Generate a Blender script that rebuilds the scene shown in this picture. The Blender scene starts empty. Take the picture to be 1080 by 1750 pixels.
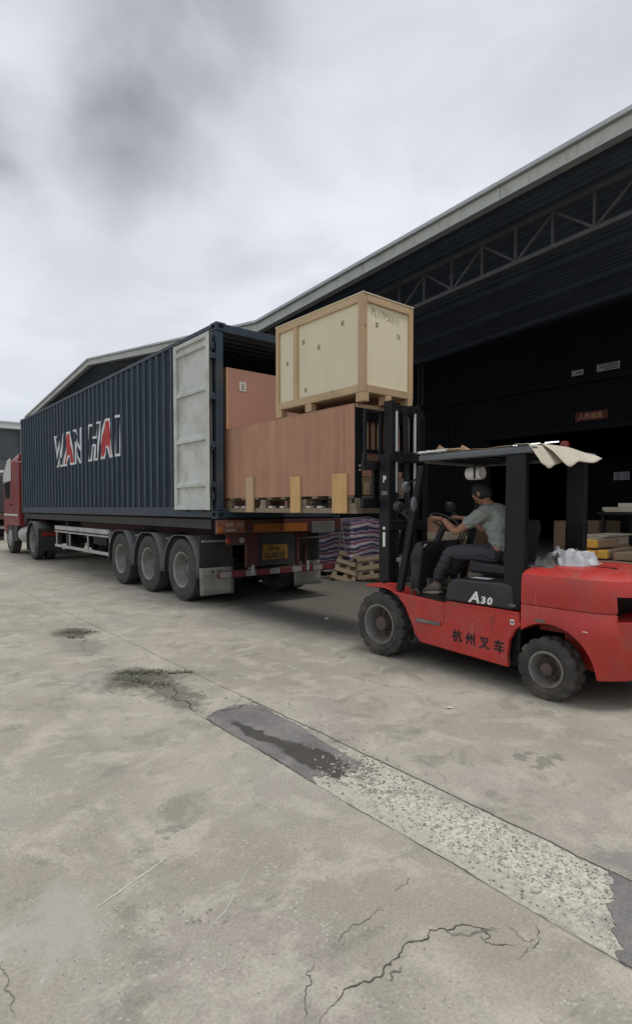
import bpy, bmesh, math, random
from mathutils import Vector, Matrix, noise
from math import sin, cos, pi, radians, tan, sqrt, atan2

random.seed(7)
scene = bpy.context.scene
COL = scene.collection

# ---------------------------------------------------------------- camera
cam_data = bpy.data.cameras.new("camera")
cam = bpy.data.objects.new("camera", cam_data)
COL.objects.link(cam)
cam_data.sensor_fit = 'VERTICAL'
cam_data.sensor_height = 36.0
cam_data.lens = 972.0 / 1750.0 * 36.0
cam_data.shift_y = 25.0 / 1750.0
cam_data.clip_start = 0.05
cam_data.clip_end = 2000.0
cam.location = (0, 0, 1.55)
cam.rotation_euler = (radians(90 - 1.91), 0, radians(-39.5))
scene.camera = cam

# ---------------------------------------------------------------- node helper
class NT:
    def __init__(s, tree):
        s.t = tree; s.n = tree.nodes; s.l = tree.links
    def add(s, typ, ins=None, **props):
        nd = s.n.new(typ)
        for k, v in props.items():
            setattr(nd, k, v)
        for k, v in (ins or {}).items():
            sk = nd.inputs[k]
            if isinstance(v, bpy.types.NodeSocket):
                s.l.new(v, sk)
            else:
                sk.default_value = v
        return nd
    def m(s, op, a, b=0.0, c=0.0, clamp=False):
        nd = s.add('ShaderNodeMath', {0: a, 1: b, 2: c}, operation=op)
        nd.use_clamp = clamp
        return nd.outputs[0]
    def vm(s, op, a, b=(0, 0, 0)):
        nd = s.add('ShaderNodeVectorMath', {0: a, 1: b}, operation=op)
        return nd.outputs['Value'] if op in ('DOT_PRODUCT', 'LENGTH', 'DISTANCE') else nd.outputs[0]
    def noise(s, vec, scale, detail=4.0, rough=0.55, dist=0.0):
        nd = s.add('ShaderNodeTexNoise', {'Vector': vec, 'Scale': scale, 'Detail': detail, 'Roughness': rough, 'Distortion': dist})
        return nd.outputs[0]
    def ncol(s, vec, scale, detail=3.0):
        return s.add('ShaderNodeTexNoise', {'Vector': vec, 'Scale': scale, 'Detail': detail}).outputs[1]
    def vor(s, vec, scale, feature='F1', out=0, rnd=1.0):
        nd = s.add('ShaderNodeTexVoronoi', {'Vector': vec, 'Scale': scale, 'Randomness': rnd}, feature=feature)
        return nd.outputs[out]
    def sm(s, x, lo, hi, a=0.0, b=1.0):
        nd = s.add('ShaderNodeMapRange', {0: x, 1: lo, 2: hi, 3: a, 4: b})
        nd.interpolation_type = 'SMOOTHSTEP'
        return nd.outputs[0]
    def mix(s, f, a, b, mode='MIX'):
        nd = s.n.new('ShaderNodeMix'); nd.data_type = 'RGBA'; nd.blend_type = mode
        for i, v in ((0, f), (6, a), (7, b)):
            if isinstance(v, bpy.types.NodeSocket):
                s.l.new(v, nd.inputs[i])
            else:
                if i != 0 and len(v) == 3: v = (*v, 1)
                nd.inputs[i].default_value = v
        return nd.outputs[2]
    def sep(s, vec):
        nd = s.add('ShaderNodeSeparateXYZ', {0: vec}); return nd.outputs
    def comb(s, x, y, z):
        return s.add('ShaderNodeCombineXYZ', {0: x, 1: y, 2: z}).outputs[0]
    def mapping(s, vec, scale=(1, 1, 1), loc=(0, 0, 0), rot=(0, 0, 0)):
        return s.add('ShaderNodeMapping', {0: vec, 1: loc, 2: rot, 3: scale}).outputs[0]
    def bump(s, h, strength=0.3, dist=0.01):
        return s.add('ShaderNodeBump', {'Height': h, 'Strength': strength, 'Distance': dist}).outputs[0]

# ---------------------------------------------------------------- world: overcast sky
SUN_EL, SUN_AZ = radians(72), radians(160)      # azimuth measured from +Y towards +X
world = bpy.data.worlds.new("World")
scene.world = world
world.use_nodes = True
w = NT(world.node_tree); w.n.clear()
sky = w.add('ShaderNodeTexSky', sky_type='NISHITA')
sky.sun_disc = False; sky.sun_elevation = SUN_EL; sky.sun_rotation = SUN_AZ
sky.air_density = 1.0; sky.dust_density = 2.0
gen = w.add('ShaderNodeTexCoord').outputs['Generated']
dx, dy, dz = w.sep(gen)[0:3]
dzc = w.m('ADD', w.m('MAXIMUM', dz, 0.0), 0.22)
flat = w.comb(w.m('DIVIDE', dx, dzc), w.m('DIVIDE', dy, dzc), 0.0)
big = w.noise(w.mapping(flat, (1, 1, 1), (3.1, 1.7, 0.0)), 1.1, 3, 0.55, 0.5)
fine = w.noise(w.mapping(flat, (1, 1, 1), (8.1, 4.7, 2.0)), 3.0, 5, 0.6, 0.6)
cl = w.m('ADD', w.m('MULTIPLY', big, 0.65), w.m('MULTIPLY', fine, 0.35))
cl = w.sm(cl, 0.34, 0.66)
lightc = w.mix(cl, (5.9, 6.15, 6.7), (7.7, 7.9, 8.4))
# the grey storm cloud and its lesser neighbours drifting under the white layer
warp = w.vm('SUBTRACT', w.ncol(gen, 2.6, 3.0), (0.5, 0.5, 0.5))
warp2 = w.vm('SUBTRACT', w.ncol(gen, 9.0, 3.0), (0.5, 0.5, 0.5))
wd = w.vm('ADD', w.vm('ADD', gen, w.vm('MULTIPLY', warp, (0.20, 0.20, 0.20))), w.vm('MULTIPLY', warp2, (0.07, 0.07, 0.07)))
def cloud_blob(c, r, k):
    d = w.vm('DISTANCE', wd, c)
    return w.sm(d, 0.0, r * 1.4, k * 0.75, 0.0)
acc = None
for c, r, k in (((0.32, 0.69, 0.65), 0.15, 1.1), ((0.17, 0.71, 0.68), 0.13, 0.8), ((0.18, 0.865, 0.47), 0.10, 0.75),
                ((0.33, 0.80, 0.505), 0.09, 0.75), ((0.08, 0.885, 0.46), 0.11, 0.75), ((0.29, 0.77, 0.57), 0.07, 0.35),
                ((0.481, 0.787, 0.386), 0.045, 0.22), ((0.77, 0.30, 0.58), 0.15, 0.25), ((-0.5, 0.6, 0.55), 0.3, 0.7),
                ((-0.45, -0.6, 0.6), 0.35, 0.6), ((0.5, -0.6, 0.5), 0.3, 0.6)):
    b = cloud_blob(c, r, k)
    acc = b if acc is None else w.m('ADD', acc, b)
tex = w.sm(w.noise(wd, 4.0, 4, 0.5), 0.34, 0.66, 0.45, 1.05)
acc = w.m('MULTIPLY', w.m('MINIMUM', acc, 0.95), tex, clamp=True)
cloudc = w.mix(acc, lightc, (1.7, 1.77, 1.97))
low = w.sm(dz, 0.0, 0.35, 1.0, 0.0)
cloudc = w.mix(w.m('MULTIPLY', low, 0.6), cloudc, (6.2, 6.65, 7.0))
final = w.mix(0.93, sky.outputs[0], cloudc)
bg = w.add('ShaderNodeBackground', {'Color': final, 'Strength': 0.1})
out = w.add('ShaderNodeOutputWorld')
w.l.new(bg.outputs[0], out.inputs[0])

sun_data = bpy.data.lights.new("sun", 'SUN')
sun_data.energy = 1.4
sun_data.angle = radians(16)
sun_data.color = (1.0, 0.965, 0.90)
sun = bpy.data.objects.new("sun", sun_data)
COL.objects.link(sun)
sd = Vector((sin(SUN_AZ) * cos(SUN_EL), cos(SUN_AZ) * cos(SUN_EL), sin(SUN_EL)))
sun.rotation_euler = sd.to_track_quat('Z', 'Y').to_euler()
sun.location = sd * 50

vs = scene.view_settings
vs.view_transform = 'Standard'; vs.look = 'None'; vs.gamma = 1.0; vs.use_curve_mapping = False
vs.exposure = 0.22
scene.cycles.max_bounces = 5
scene.cycles.diffuse_bounces = 3
scene.cycles.glossy_bounces = 2
scene.cycles.use_adaptive_sampling = True
scene.cycles.adaptive_threshold = 0.02
world.cycles.sampling_method = 'MANUAL'
world.cycles.sample_map_resolution = 256
scene.cycles.use_denoising = True

# ---------------------------------------------------------------- materials
MATS = {}
def mat(name, col, rough=0.6, metal=0.0, var=0.12, scale=4.0, dirt=None, dirt_amt=0.0, dirt_scale=2.5, bump=0.0, bscale=60.0,
        spec=0.5, grain=None, chips=None, streak=0.0):
    """weathered one-colour surface: two scales of tone, optional dirt patches, chips and fine relief"""
    if name in MATS: return MATS[name]
    m = bpy.data.materials.new(name); m.use_nodes = True
    n = NT(m.node_tree); n.n.clear()
    tc = n.add('ShaderNodeTexCoord').outputs['Object']
    vec = tc
    if grain:
        vec = n.mapping(tc, grain)
    a = n.noise(vec, scale, 5, 0.6); b = n.noise(vec, scale * 7.3, 4, 0.6)
    t = n.m('ADD', n.m('MULTIPLY', a, 0.65), n.m('MULTIPLY', b, 0.35))
    k = n.sm(t, 0.3, 0.7, 1 - var, 1 + var)
    c = n.mix(1.0, col, n.add('ShaderNodeCombineColor', {0: k, 1: k, 2: k}).outputs[0], 'MULTIPLY')
    r = n.m('ADD', n.m('MULTIPLY', b, 0.2), rough - 0.1)
    if dirt:
        f = n.sm(n.noise(tc, dirt_scale, 6, 0.65, 0.4), 0.62 - 0.45 * dirt_amt, 0.78 - 0.25 * dirt_amt, 0, min(1.0, 0.45 + dirt_amt * 0.5))
        c = n.mix(f, c, dirt)
        r = n.m('ADD', r, n.m('MULTIPLY', f, 0.25))
    if streak:
        f = n.sm(n.noise(n.mapping(tc, (9, 9, 0.5)), 1.6, 5, 0.6), 0.5, 0.75, 0, streak)
        c = n.mix(f, c, (0.10, 0.075, 0.05))
    if chips:
        f = n.sm(n.noise(n.mapping(tc, (1, 1, 1)), 22, 6, 0.7), 0.68, 0.71, 0, 0.8)
        c = n.mix(f, c, chips)
    p = n.add('ShaderNodeBsdfPrincipled', {'Base Color': c, 'Roughness': r, 'Metallic': metal, 'Specular IOR Level': spec})
    if bump:
        h = n.noise(vec, bscale, 4, 0.6)
        n.l.new(n.bump(h, bump, 0.01), p.inputs['Normal'])
    o = n.add('ShaderNodeOutputMaterial'); n.l.new(p.outputs[0], o.inputs[0])
    MATS[name] = m
    return m

def wood(name, light, dark, axis='z', scale=1.0, rough=0.72, knots=True, contrast=1.0):
    """sawn timber or plywood: grain stretched along an axis"""
    if name in MATS: return MATS[name]
    m = bpy.data.materials.new(name); m.use_nodes = True
    n = NT(m.node_tree); n.n.clear()
    tc = n.add('ShaderNodeTexCoord').outputs['Object']
    s = {'x': (0.6, 9, 9), 'y': (9, 0.6, 9), 'z': (9, 9, 0.6)}[axis]
    v = n.mapping(tc, tuple(q * scale for q in s))
    g = n.noise(v, 2.2, 6, 0.62, 1.2); g2 = n.noise(v, 9.0, 4, 0.6)
    big = n.noise(tc, 1.7, 4, 0.6, 0.3)
    t = n.m('ADD', n.m('MULTIPLY', g, 0.45), n.m('ADD', n.m('MULTIPLY', g2, 0.2), n.m('MULTIPLY', big, 0.35)))
    f = n.sm(t, 0.5 - 0.2 / contrast, 0.5 + 0.2 / contrast)
    c = n.mix(f, dark, light)
    if knots:
        d = n.vor(n.mapping(tc, (1.0, 1.0, 1.0)), 2.3)
        kf = n.sm(d, 0.02, 0.07, 0.6, 0.0)
        c = n.mix(kf, c, tuple(q * 0.4 for q in dark))
    oi = n.add('ShaderNodeObjectInfo').outputs['Random']
    kk = n.m('ADD', n.m('MULTIPLY', oi, 0.22), 0.89)
    c = n.mix(1.0, c, n.add('ShaderNodeCombineColor', {0: kk, 1: kk, 2: kk}).outputs[0], 'MULTIPLY')
    p = n.add('ShaderNodeBsdfPrincipled', {'Base Color': c, 'Roughness': rough, 'Specular IOR Level': 0.3})
    n.l.new(n.bump(g2, 0.15, 0.004), p.inputs['Normal'])
    o = n.add('ShaderNodeOutputMaterial'); n.l.new(p.outputs[0], o.inputs[0])
    MATS[name] = m
    return m

def emit(name, col, s):
    m = bpy.data.materials.new(name); m.use_nodes = True
    n = NT(m.node_tree); n.n.clear()
    e = n.add('ShaderNodeEmission', {'Color': (*col, 1), 'Strength': s})
    o = n.add('ShaderNodeOutputMaterial'); n.l.new(e.outputs[0], o.inputs[0])
    return m

# ---------------------------------------------------------------- mesh builder
ORG = {}
def empty(name, loc, label, cat, group=None):
    o = bpy.data.objects.new(name, None); COL.objects.link(o)
    o.location = loc; o.empty_display_size = 0.3
    ORG[o] = Vector(loc); tag(o, label, cat, group)
    return o
def tag(o, label=None, cat=None, group=None, kind=None):
    if label: o['label'] = label
    if cat: o['category'] = cat
    if group: o['group'] = group
    if kind: o['kind'] = kind
    return o
def struct(o):
    o['kind'] = 'structure'; return o

class MB:
    def __init__(s): s.v = []; s.f = []
    def add(s, vs, fs):
        o = len(s.v); s.v += [tuple(v) for v in vs]; s.f += [tuple(i + o for i in f) for f in fs]; return s
    def box(s, x0, x1, y0, y1, z0, z1):
        v = [(x, y, z) for z in (z0, z1) for y in (y0, y1) for x in (x0, x1)]
        return s.add(v, [(0, 2, 3, 1), (4, 5, 7, 6), (0, 1, 5, 4), (2, 6, 7, 3), (0, 4, 6, 2), (1, 3, 7, 5)])
    def bar(s, p, q, a, b, up=(0, 0, 1)):
        p, q = Vector(p), Vector(q); d = (q - p).normalized(); up = Vector(up)
        if abs(d.dot(up)) > 0.98: up = Vector((0, 1, 0))
        r = d.cross(up).normalized(); u = r.cross(d)
        v = [e + r * (i * a / 2) + u * (j * b / 2) for e in (p, q) for i, j in ((-1, -1), (1, -1), (1, 1), (-1, 1))]
        return s.add(v, [(0, 1, 2, 3), (7, 6, 5, 4), (0, 4, 5, 1), (1, 5, 6, 2), (2, 6, 7, 3), (3, 7, 4, 0)])
    def tube(s, pts, r, n=10, cap=True, closed=False):
        pts = [Vector(p) for p in pts]; N = len(pts)
        rs = r if isinstance(r, (list, tuple)) else [r] * N
        ref = None; rings = []
        for i, p in enumerate(pts):
            if closed: t = (pts[(i + 1) % N] - pts[i - 1]).normalized()
            else: t = (pts[min(i + 1, N - 1)] - pts[max(i - 1, 0)]).normalized()
            if ref is None:
                ref = Vector((0, 0, 1)) if abs(t.z) < 0.9 else Vector((1, 0, 0))
            b = t.cross(ref).normalized(); ref = b.cross(t).normalized()
            rings.append([p + (b * cos(2 * pi * k / n) + ref * sin(2 * pi * k / n)) * rs[i] for k in range(n)])
        vs = [v for rg in rings for v in rg]; fs = []
        for i in range(N if closed else N - 1):
            for k in range(n):
                a = i * n + k; b2 = i * n + (k + 1) % n; j = ((i + 1) % N) * n
                fs.append((a, b2, j + (k + 1) % n, j + k))
        if cap and not closed:
            fs.append(tuple(range(n))[::-1]); fs.append(tuple((N - 1) * n + k for k in range(n)))
        return s.add(vs, fs)
    def lathe(s, prof, c, axis='x', n=32, cap=True):
        """prof: list of (along axis, radius)"""
        c = Vector(c); vs = []; fs = []
        for a, r in prof:
            for k in range(n):
                t = 2 * pi * k / n
                d = {'x': (a, r * cos(t), r * sin(t)), 'y': (r * sin(t), a, r * cos(t)), 'z': (r * cos(t), r * sin(t), a)}[axis]
                vs.append(c + Vector(d))
        for i in range(len(prof) - 1):
            for k in range(n):
                fs.append((i * n + k, i * n + (k + 1) % n, (i + 1) * n + (k + 1) % n, (i + 1) * n + k))
        if cap:
            fs.append(tuple(range(n))[::-1]); fs.append(tuple((len(prof) - 1) * n + k for k in range(n)))
        return s.add(vs, fs)
    def prism(s, poly, axis, a, b):
        """poly in the other two axes (order: x->(y,z), y->(x,z), z->(x,y))"""
        def P(q, t):
            return {'x': (t, q[0], q[1]), 'y': (q[0], t, q[1]), 'z': (q[0], q[1], t)}[axis]
        n = len(poly)
        vs = [P(q, a) for q in poly] + [P(q, b) for q in poly]
        fs = [tuple(range(n)), tuple(range(n, 2 * n))[::-1]] + [(i, i + n, (i + 1) % n + n, (i + 1) % n) for i in range(n)]
        return s.add(vs, fs)
    def build(s, name, m, parent=None, smooth=False, bevel=0.0, seg=2, loc=None, local=False, fix=True, solid=0.0, auto=None):
        """verts are world coordinates unless local (then loc is where the object sits in the world)"""
        me = bpy.data.meshes.new(name)
        base = Vector((0, 0, 0))
        if parent is not None: base = ORG[parent]
        if local:
            L = Vector(loc or (0, 0, 0)); off = Vector((0, 0, 0)); org = L
        elif loc is not None:
            L = Vector(loc); off = L; org = L
        else:
            off = base; L = base; org = base
        me.from_pydata([Vector(v) - off for v in s.v], [], s.f)
        if fix:
            bm = bmesh.new(); bm.from_mesh(me); bmesh.ops.recalc_face_normals(bm, faces=bm.faces); bm.to_mesh(me); bm.free()
        me.materials.append(m)
        o = bpy.data.objects.new(name, me); COL.objects.link(o)
        if parent is not None:
            o.parent = parent; o.location = L - base
        else:
            o.location = L
        ORG[o] = org
        if smooth:
            for p in me.polygons: p.use_smooth = True
        if auto is not None:
            for p in me.polygons: p.use_smooth = True
            bm = bmesh.new(); bm.from_mesh(me)
            for e in bm.edges:
                e.smooth = (len(e.link_faces) == 2 and e.calc_face_angle(3.2) < radians(auto))
            bm.to_mesh(me); bm.free()
        if solid:
            md = o.modifiers.new('solid', 'SOLIDIFY'); md.thickness = solid
        if bevel:
            md = o.modifiers.new('bevel', 'BEVEL'); md.width = bevel; md.segments = seg; md.limit_method = 'ANGLE'; md.angle_limit = radians(40)
            md.harden_normals = False
        return o

def box(name, m, parent, x0, x1, y0, y1, z0, z1, bevel=0.004, **k):
    return MB().box(x0, x1, y0, y1, z0, z1).build(name, m, parent, bevel=bevel, **k)
def bar(name, m, parent, p, q, a, b, bevel=0.004, **k):
    return MB().bar(p, q, a, b).build(name, m, parent, bevel=bevel, **k)
def tube(name, m, parent, pts, r, n=10, **k):
    return MB().tube(pts, r, n).build(name, m, parent, auto=50, **k)
def inst(src, parent, world_loc, name=None):
    """copy of a part (and its own children) sharing mesh data, moved to world_loc"""
    o = src.copy(); COL.objects.link(o)
    o.parent = parent
    o.location = Vector(world_loc) - (ORG[parent] if parent is not None else Vector((0, 0, 0)))
    ORG[o] = Vector(world_loc)
    for ch in list(src.children):
        c = ch.copy(); COL.objects.link(c); c.parent = o
        ORG[c] = Vector(world_loc)
    return o

def text_mb(s, size, kind='x', at=(0, 0, 0), bold=0.0, shear=0.0, sx=1.0, depth=0.0, align='LEFT', slope=0.0):
    """lettering as flat mesh. kind x: on a face looking to -X; kind y: on a face looking to -Y"""
    cu = bpy.data.curves.new('t', 'FONT'); cu.body = s; cu.size = size; cu.offset = bold; cu.shear = shear
    cu.align_x = align; cu.resolution_u = 3
    ob = bpy.data.objects.new('t', cu); COL.objects.link(ob)
    dg = bpy.context.evaluated_depsgraph_get(); dg.update()
    me = bpy.data.meshes.new_from_object(ob.evaluated_get(dg))
    x, y, z = at; mb = MB()
    vs = []
    for v in me.vertices:
        u, q = v.co.x * sx, v.co.y
        q += u * slope
        vs.append((x, y - u, z + q) if kind == 'x' else (x + u, y, z + q))
    mb.add(vs, [tuple(p.vertices) for p in me.polygons])
    bpy.data.objects.remove(ob); bpy.data.curves.remove(cu); bpy.data.meshes.remove(me)
    return mb

def apply_mods(o):
    dg = bpy.context.evaluated_depsgraph_get(); dg.update()
    me = bpy.data.meshes.new_from_object(o.evaluated_get(dg))
    old = o.data; o.modifiers.clear(); o.data = me; bpy.data.meshes.remove(old)

def boolean(o, cutter_mb):
    c = cutter_mb.build('cutter', o.data.materials[0], None, loc=(0, 0, 0))
    md = o.modifiers.new('b', 'BOOLEAN'); md.object = c; md.operation = 'DIFFERENCE'; md.solver = 'EXACT'
    apply_mods(o)
    me = c.data; bpy.data.objects.remove(c); bpy.data.meshes.remove(me)

def shade_auto(o, ang=35):
    me = o.data
    for p in me.polygons: p.use_smooth = True
    bm = bmesh.new(); bm.from_mesh(me)
    for e in bm.edges:
        e.smooth = (len(e.link_faces) == 2 and e.calc_face_angle(3.2) < radians(ang))
    bm.to_mesh(me); bm.free()

# ================================================================ GROUND
def ground_material():
    m = bpy.data.materials.new('yard_concrete'); m.use_nodes = True
    n = NT(m.node_tree); n.n.clear()
    tc = n.add('ShaderNodeTexCoord').outputs['Object']
    x, y, z = n.sep(tc)[0:3]
    N1 = n.add('ShaderNodeTexNoise', {'Vector': tc, 'Scale': 0.8, 'Detail': 4.0, 'Roughness': 0.62, 'Distortion': 0.5})
    N2 = n.add('ShaderNodeTexNoise', {'Vector': tc, 'Scale': 3.1, 'Detail': 5.0, 'Roughness': 0.68, 'Distortion': 0.4})
    N3 = n.add('ShaderNodeTexNoise', {'Vector': tc, 'Scale': 13.0, 'Detail': 4.0, 'Roughness': 0.72})
    N4 = n.add('ShaderNodeTexNoise', {'Vector': tc, 'Scale': 75.0, 'Detail': 2.5, 'Roughness': 0.75})
    a = N1.outputs[0]; ar, ag, ab = n.sep(N1.outputs[1])[0:3]
    b = N2.outputs[0]; br, bg_, bb = n.sep(N2.outputs[1])[0:3]
    c3 = N3.outputs[0]; cr, cg, cb = n.sep(N3.outputs[1])[0:3]
    c4 = N4.outputs[0]
    base = n.mix(n.sm(ar, 0.36, 0.64), (0.358, 0.330, 0.268), (0.455, 0.425, 0.350))
    base = n.mix(n.sm(ag, 0.48, 0.66, 0, 0.55), base, (0.345, 0.330, 0.262))      # algae-grey tint
    base = n.mix(n.sm(ab, 0.48, 0.66, 0, 0.55), base, (0.375, 0.342, 0.325))      # worn violet grey
    base = n.mix(n.sm(br, 0.48, 0.64, 0, 0.7), base, (0.52, 0.485, 0.405))          # pale laitance
    base = n.mix(n.sm(bg_, 0.53, 0.68, 0, 0.5), base, (0.20, 0.188, 0.16))        # old grime
    base = n.mix(n.sm(cr, 0.54, 0.70, 0, 0.28), base, (0.47, 0.445, 0.38))
    base = n.mix(n.sm(cg, 0.54, 0.72, 0, 0.25), base, (0.20, 0.188, 0.162))
    k = n.sm(c4, 0.28, 0.72, 0.88, 1.16)
    base = n.mix(1.0, base, n.add('ShaderNodeCombineColor', {0: k, 1: k, 2: k}).outputs[0], 'MULTIPLY')
    base = n.mix(1.0, base, (0.86, 0.855, 0.85), 'MULTIPLY')
    # chips of pale cement and dark pits where the skin has worn off
    v = n.add('ShaderNodeTexVoronoi', {'Vector': tc, 'Scale': 61.0}); vr = n.sep(v.outputs[1])[0]
    patchy = n.m('MULTIPLY', n.sm(bb, 0.44, 0.58), n.sm(ag, 0.32, 0.52))
    pit = n.m('MULTIPLY', n.m('MULTIPLY', n.m('GREATER_THAN', vr, 0.80), n.sm(v.outputs[0], 0.30, 0.14)), patchy)
    base = n.mix(n.m('MULTIPLY', pit, 0.65), base, (0.12, 0.108, 0.09))
    chip = n.m('MULTIPLY', n.m('MULTIPLY', n.m('LESS_THAN', vr, 0.22), n.sm(v.outputs[0], 0.42, 0.25)), patchy)
    base = n.mix(n.m('MULTIPLY', chip, 0.75), base, (0.50, 0.475, 0.42))
    # scuffed streaks along the lane
    st = n.noise(n.mapping(tc, (6.0, 0.5, 1), (0, 0, 0), (0, 0, radians(6))), 1.2, 3, 0.62)
    base = n.mix(n.sm(st, 0.55, 0.72, 0, 0.3), base, (0.235, 0.222, 0.19))
    # own-shaped stains, plus painted shade under forklift, load and trailer: (cx, cy, rx, ry, colour, strength)
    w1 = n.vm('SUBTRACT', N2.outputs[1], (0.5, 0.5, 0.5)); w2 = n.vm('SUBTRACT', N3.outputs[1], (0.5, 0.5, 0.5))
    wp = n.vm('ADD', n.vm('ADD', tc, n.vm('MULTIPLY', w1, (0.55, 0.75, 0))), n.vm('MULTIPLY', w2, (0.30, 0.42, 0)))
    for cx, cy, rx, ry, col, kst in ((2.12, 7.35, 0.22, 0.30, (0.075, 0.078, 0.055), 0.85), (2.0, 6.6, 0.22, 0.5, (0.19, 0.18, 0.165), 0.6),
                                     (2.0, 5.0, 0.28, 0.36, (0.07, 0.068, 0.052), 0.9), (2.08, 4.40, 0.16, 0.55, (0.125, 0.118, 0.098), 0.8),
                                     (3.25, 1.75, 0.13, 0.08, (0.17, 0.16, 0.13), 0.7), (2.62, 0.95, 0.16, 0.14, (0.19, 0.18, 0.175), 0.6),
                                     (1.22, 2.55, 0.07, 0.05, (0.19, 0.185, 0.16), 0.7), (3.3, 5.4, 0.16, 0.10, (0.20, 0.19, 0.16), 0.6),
                                     (5.1, 3.1, 0.6, 1.8, (0.125, 0.117, 0.10), 0.7), (6.95, 6.5, 2.45, 7.0, (0.085, 0.080, 0.071), 0.85),  # this pair paints shade into the concrete below forklift, load and trailer
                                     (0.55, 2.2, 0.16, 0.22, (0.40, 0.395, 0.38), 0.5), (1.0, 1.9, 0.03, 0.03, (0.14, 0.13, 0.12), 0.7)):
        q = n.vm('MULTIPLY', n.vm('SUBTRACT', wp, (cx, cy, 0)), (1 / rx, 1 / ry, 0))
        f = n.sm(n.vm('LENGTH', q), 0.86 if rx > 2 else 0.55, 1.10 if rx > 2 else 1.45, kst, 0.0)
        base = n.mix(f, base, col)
    p = n.add('ShaderNodeBsdfPrincipled', {'Base Color': base, 'Roughness': n.sm(c4, 0.3, 0.7, 0.72, 0.92), 'Specular IOR Level': 0.35})
    h = n.m('ADD', n.m('MULTIPLY', c4, 0.6), n.m('SUBTRACT', n.m('MULTIPLY', c3, 0.9), n.m('MULTIPLY', pit, 0.8)))
    n.l.new(n.bump(h, 0.4, 0.010), p.inputs['Normal'])
    o = n.add('ShaderNodeOutputMaterial'); n.l.new(p.outputs[0], o.inputs[0])
    return m
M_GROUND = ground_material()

def aggregate_material():
    m = bpy.data.materials.new('exposed_aggregate'); m.use_nodes = True
    n = NT(m.node_tree); n.n.clear()
    tc = n.add('ShaderNodeTexCoord').outputs['Object']
    wv = n.vm('ADD', tc, n.vm('MULTIPLY', n.vm('SUBTRACT', n.ncol(tc, 70, 3.0), (0.5, 0.5, 0.5)), (0.020, 0.020, 0.0)))
    v = n.add('ShaderNodeTexVoronoi', {'Vector': wv, 'Scale': 74.0}); r = n.sep(v.outputs[1])
    v2 = n.add('ShaderNodeTexVoronoi', {'Vector': wv, 'Scale': 150.0}); r2 = n.sep(v2.outputs[1])
    B = n.add('ShaderNodeTexNoise', {'Vector': tc, 'Scale': 4.5, 'Detail': 6.0, 'Roughness': 0.7}); b1, b2, b3 = n.sep(B.outputs[1])[0:3]
    fine = n.noise(tc, 38, 5, 0.75)
    cement = n.mix(n.sm(fine, 0.32, 0.68), (0.40, 0.375, 0.31), (0.68, 0.645, 0.55))
    stone = n.mix(r[0], (0.17, 0.152, 0.13), (0.33, 0.30, 0.255))
    isst = n.m('MULTIPLY', n.m('LESS_THAN', r[1], n.sm(b1, 0.35, 0.62, 0.22, 0.52)), n.sm(v.outputs[0], 0.52, 0.30))
    c = n.mix(n.m('MULTIPLY', isst, 0.85), cement, stone)
    isst2 = n.m('MULTIPLY', n.m('LESS_THAN', r2[1], 0.30), n.sm(v2.outputs[0], 0.5, 0.25))
    c = n.mix(n.m('MULTIPLY', isst2, 0.6), c, (0.15, 0.135, 0.115))
    x, y, z = n.sep(tc)[0:3]
    # smooth skin still covering the left edge of the strip
    sk = n.sm(n.m('ADD', n.m('ADD', n.m('MULTIPLY', b2, 1.0), n.m('MULTIPLY', fine, 0.25)), n.m('ADD', n.m('MAXIMUM', n.m('MULTIPLY', n.m('SUBTRACT', 2.12, x), 1.7), -0.12), n.m('MAXIMUM', n.m('MULTIPLY', n.m('SUBTRACT', x, 2.42), 1.8), -0.08))), 0.48, 0.66)
    c = n.mix(n.m('MULTIPLY', sk, 0.7), c, (0.44, 0.415, 0.345))
    pur = n.sm(b3, 0.50, 0.64, 0, 0.6)
    c = n.mix(pur, c, n.mix(1.0, c, (0.66, 0.63, 0.67), 'MULTIPLY'))
    p = n.add('ShaderNodeBsdfPrincipled', {'Base Color': c, 'Roughness': 0.85, 'Specular IOR Level': 0.3})
    h = n.m('SUBTRACT', n.m('ADD', fine, n.m('MULTIPLY', b2, 0.8)), n.m('MULTIPLY', isst, 0.35))
    n.l.new(n.bump(h, 0.7, 0.012), p.inputs['Normal'])
    o = n.add('ShaderNodeOutputMaterial'); n.l.new(p.outputs[0], o.inputs[0])
    return m

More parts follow.
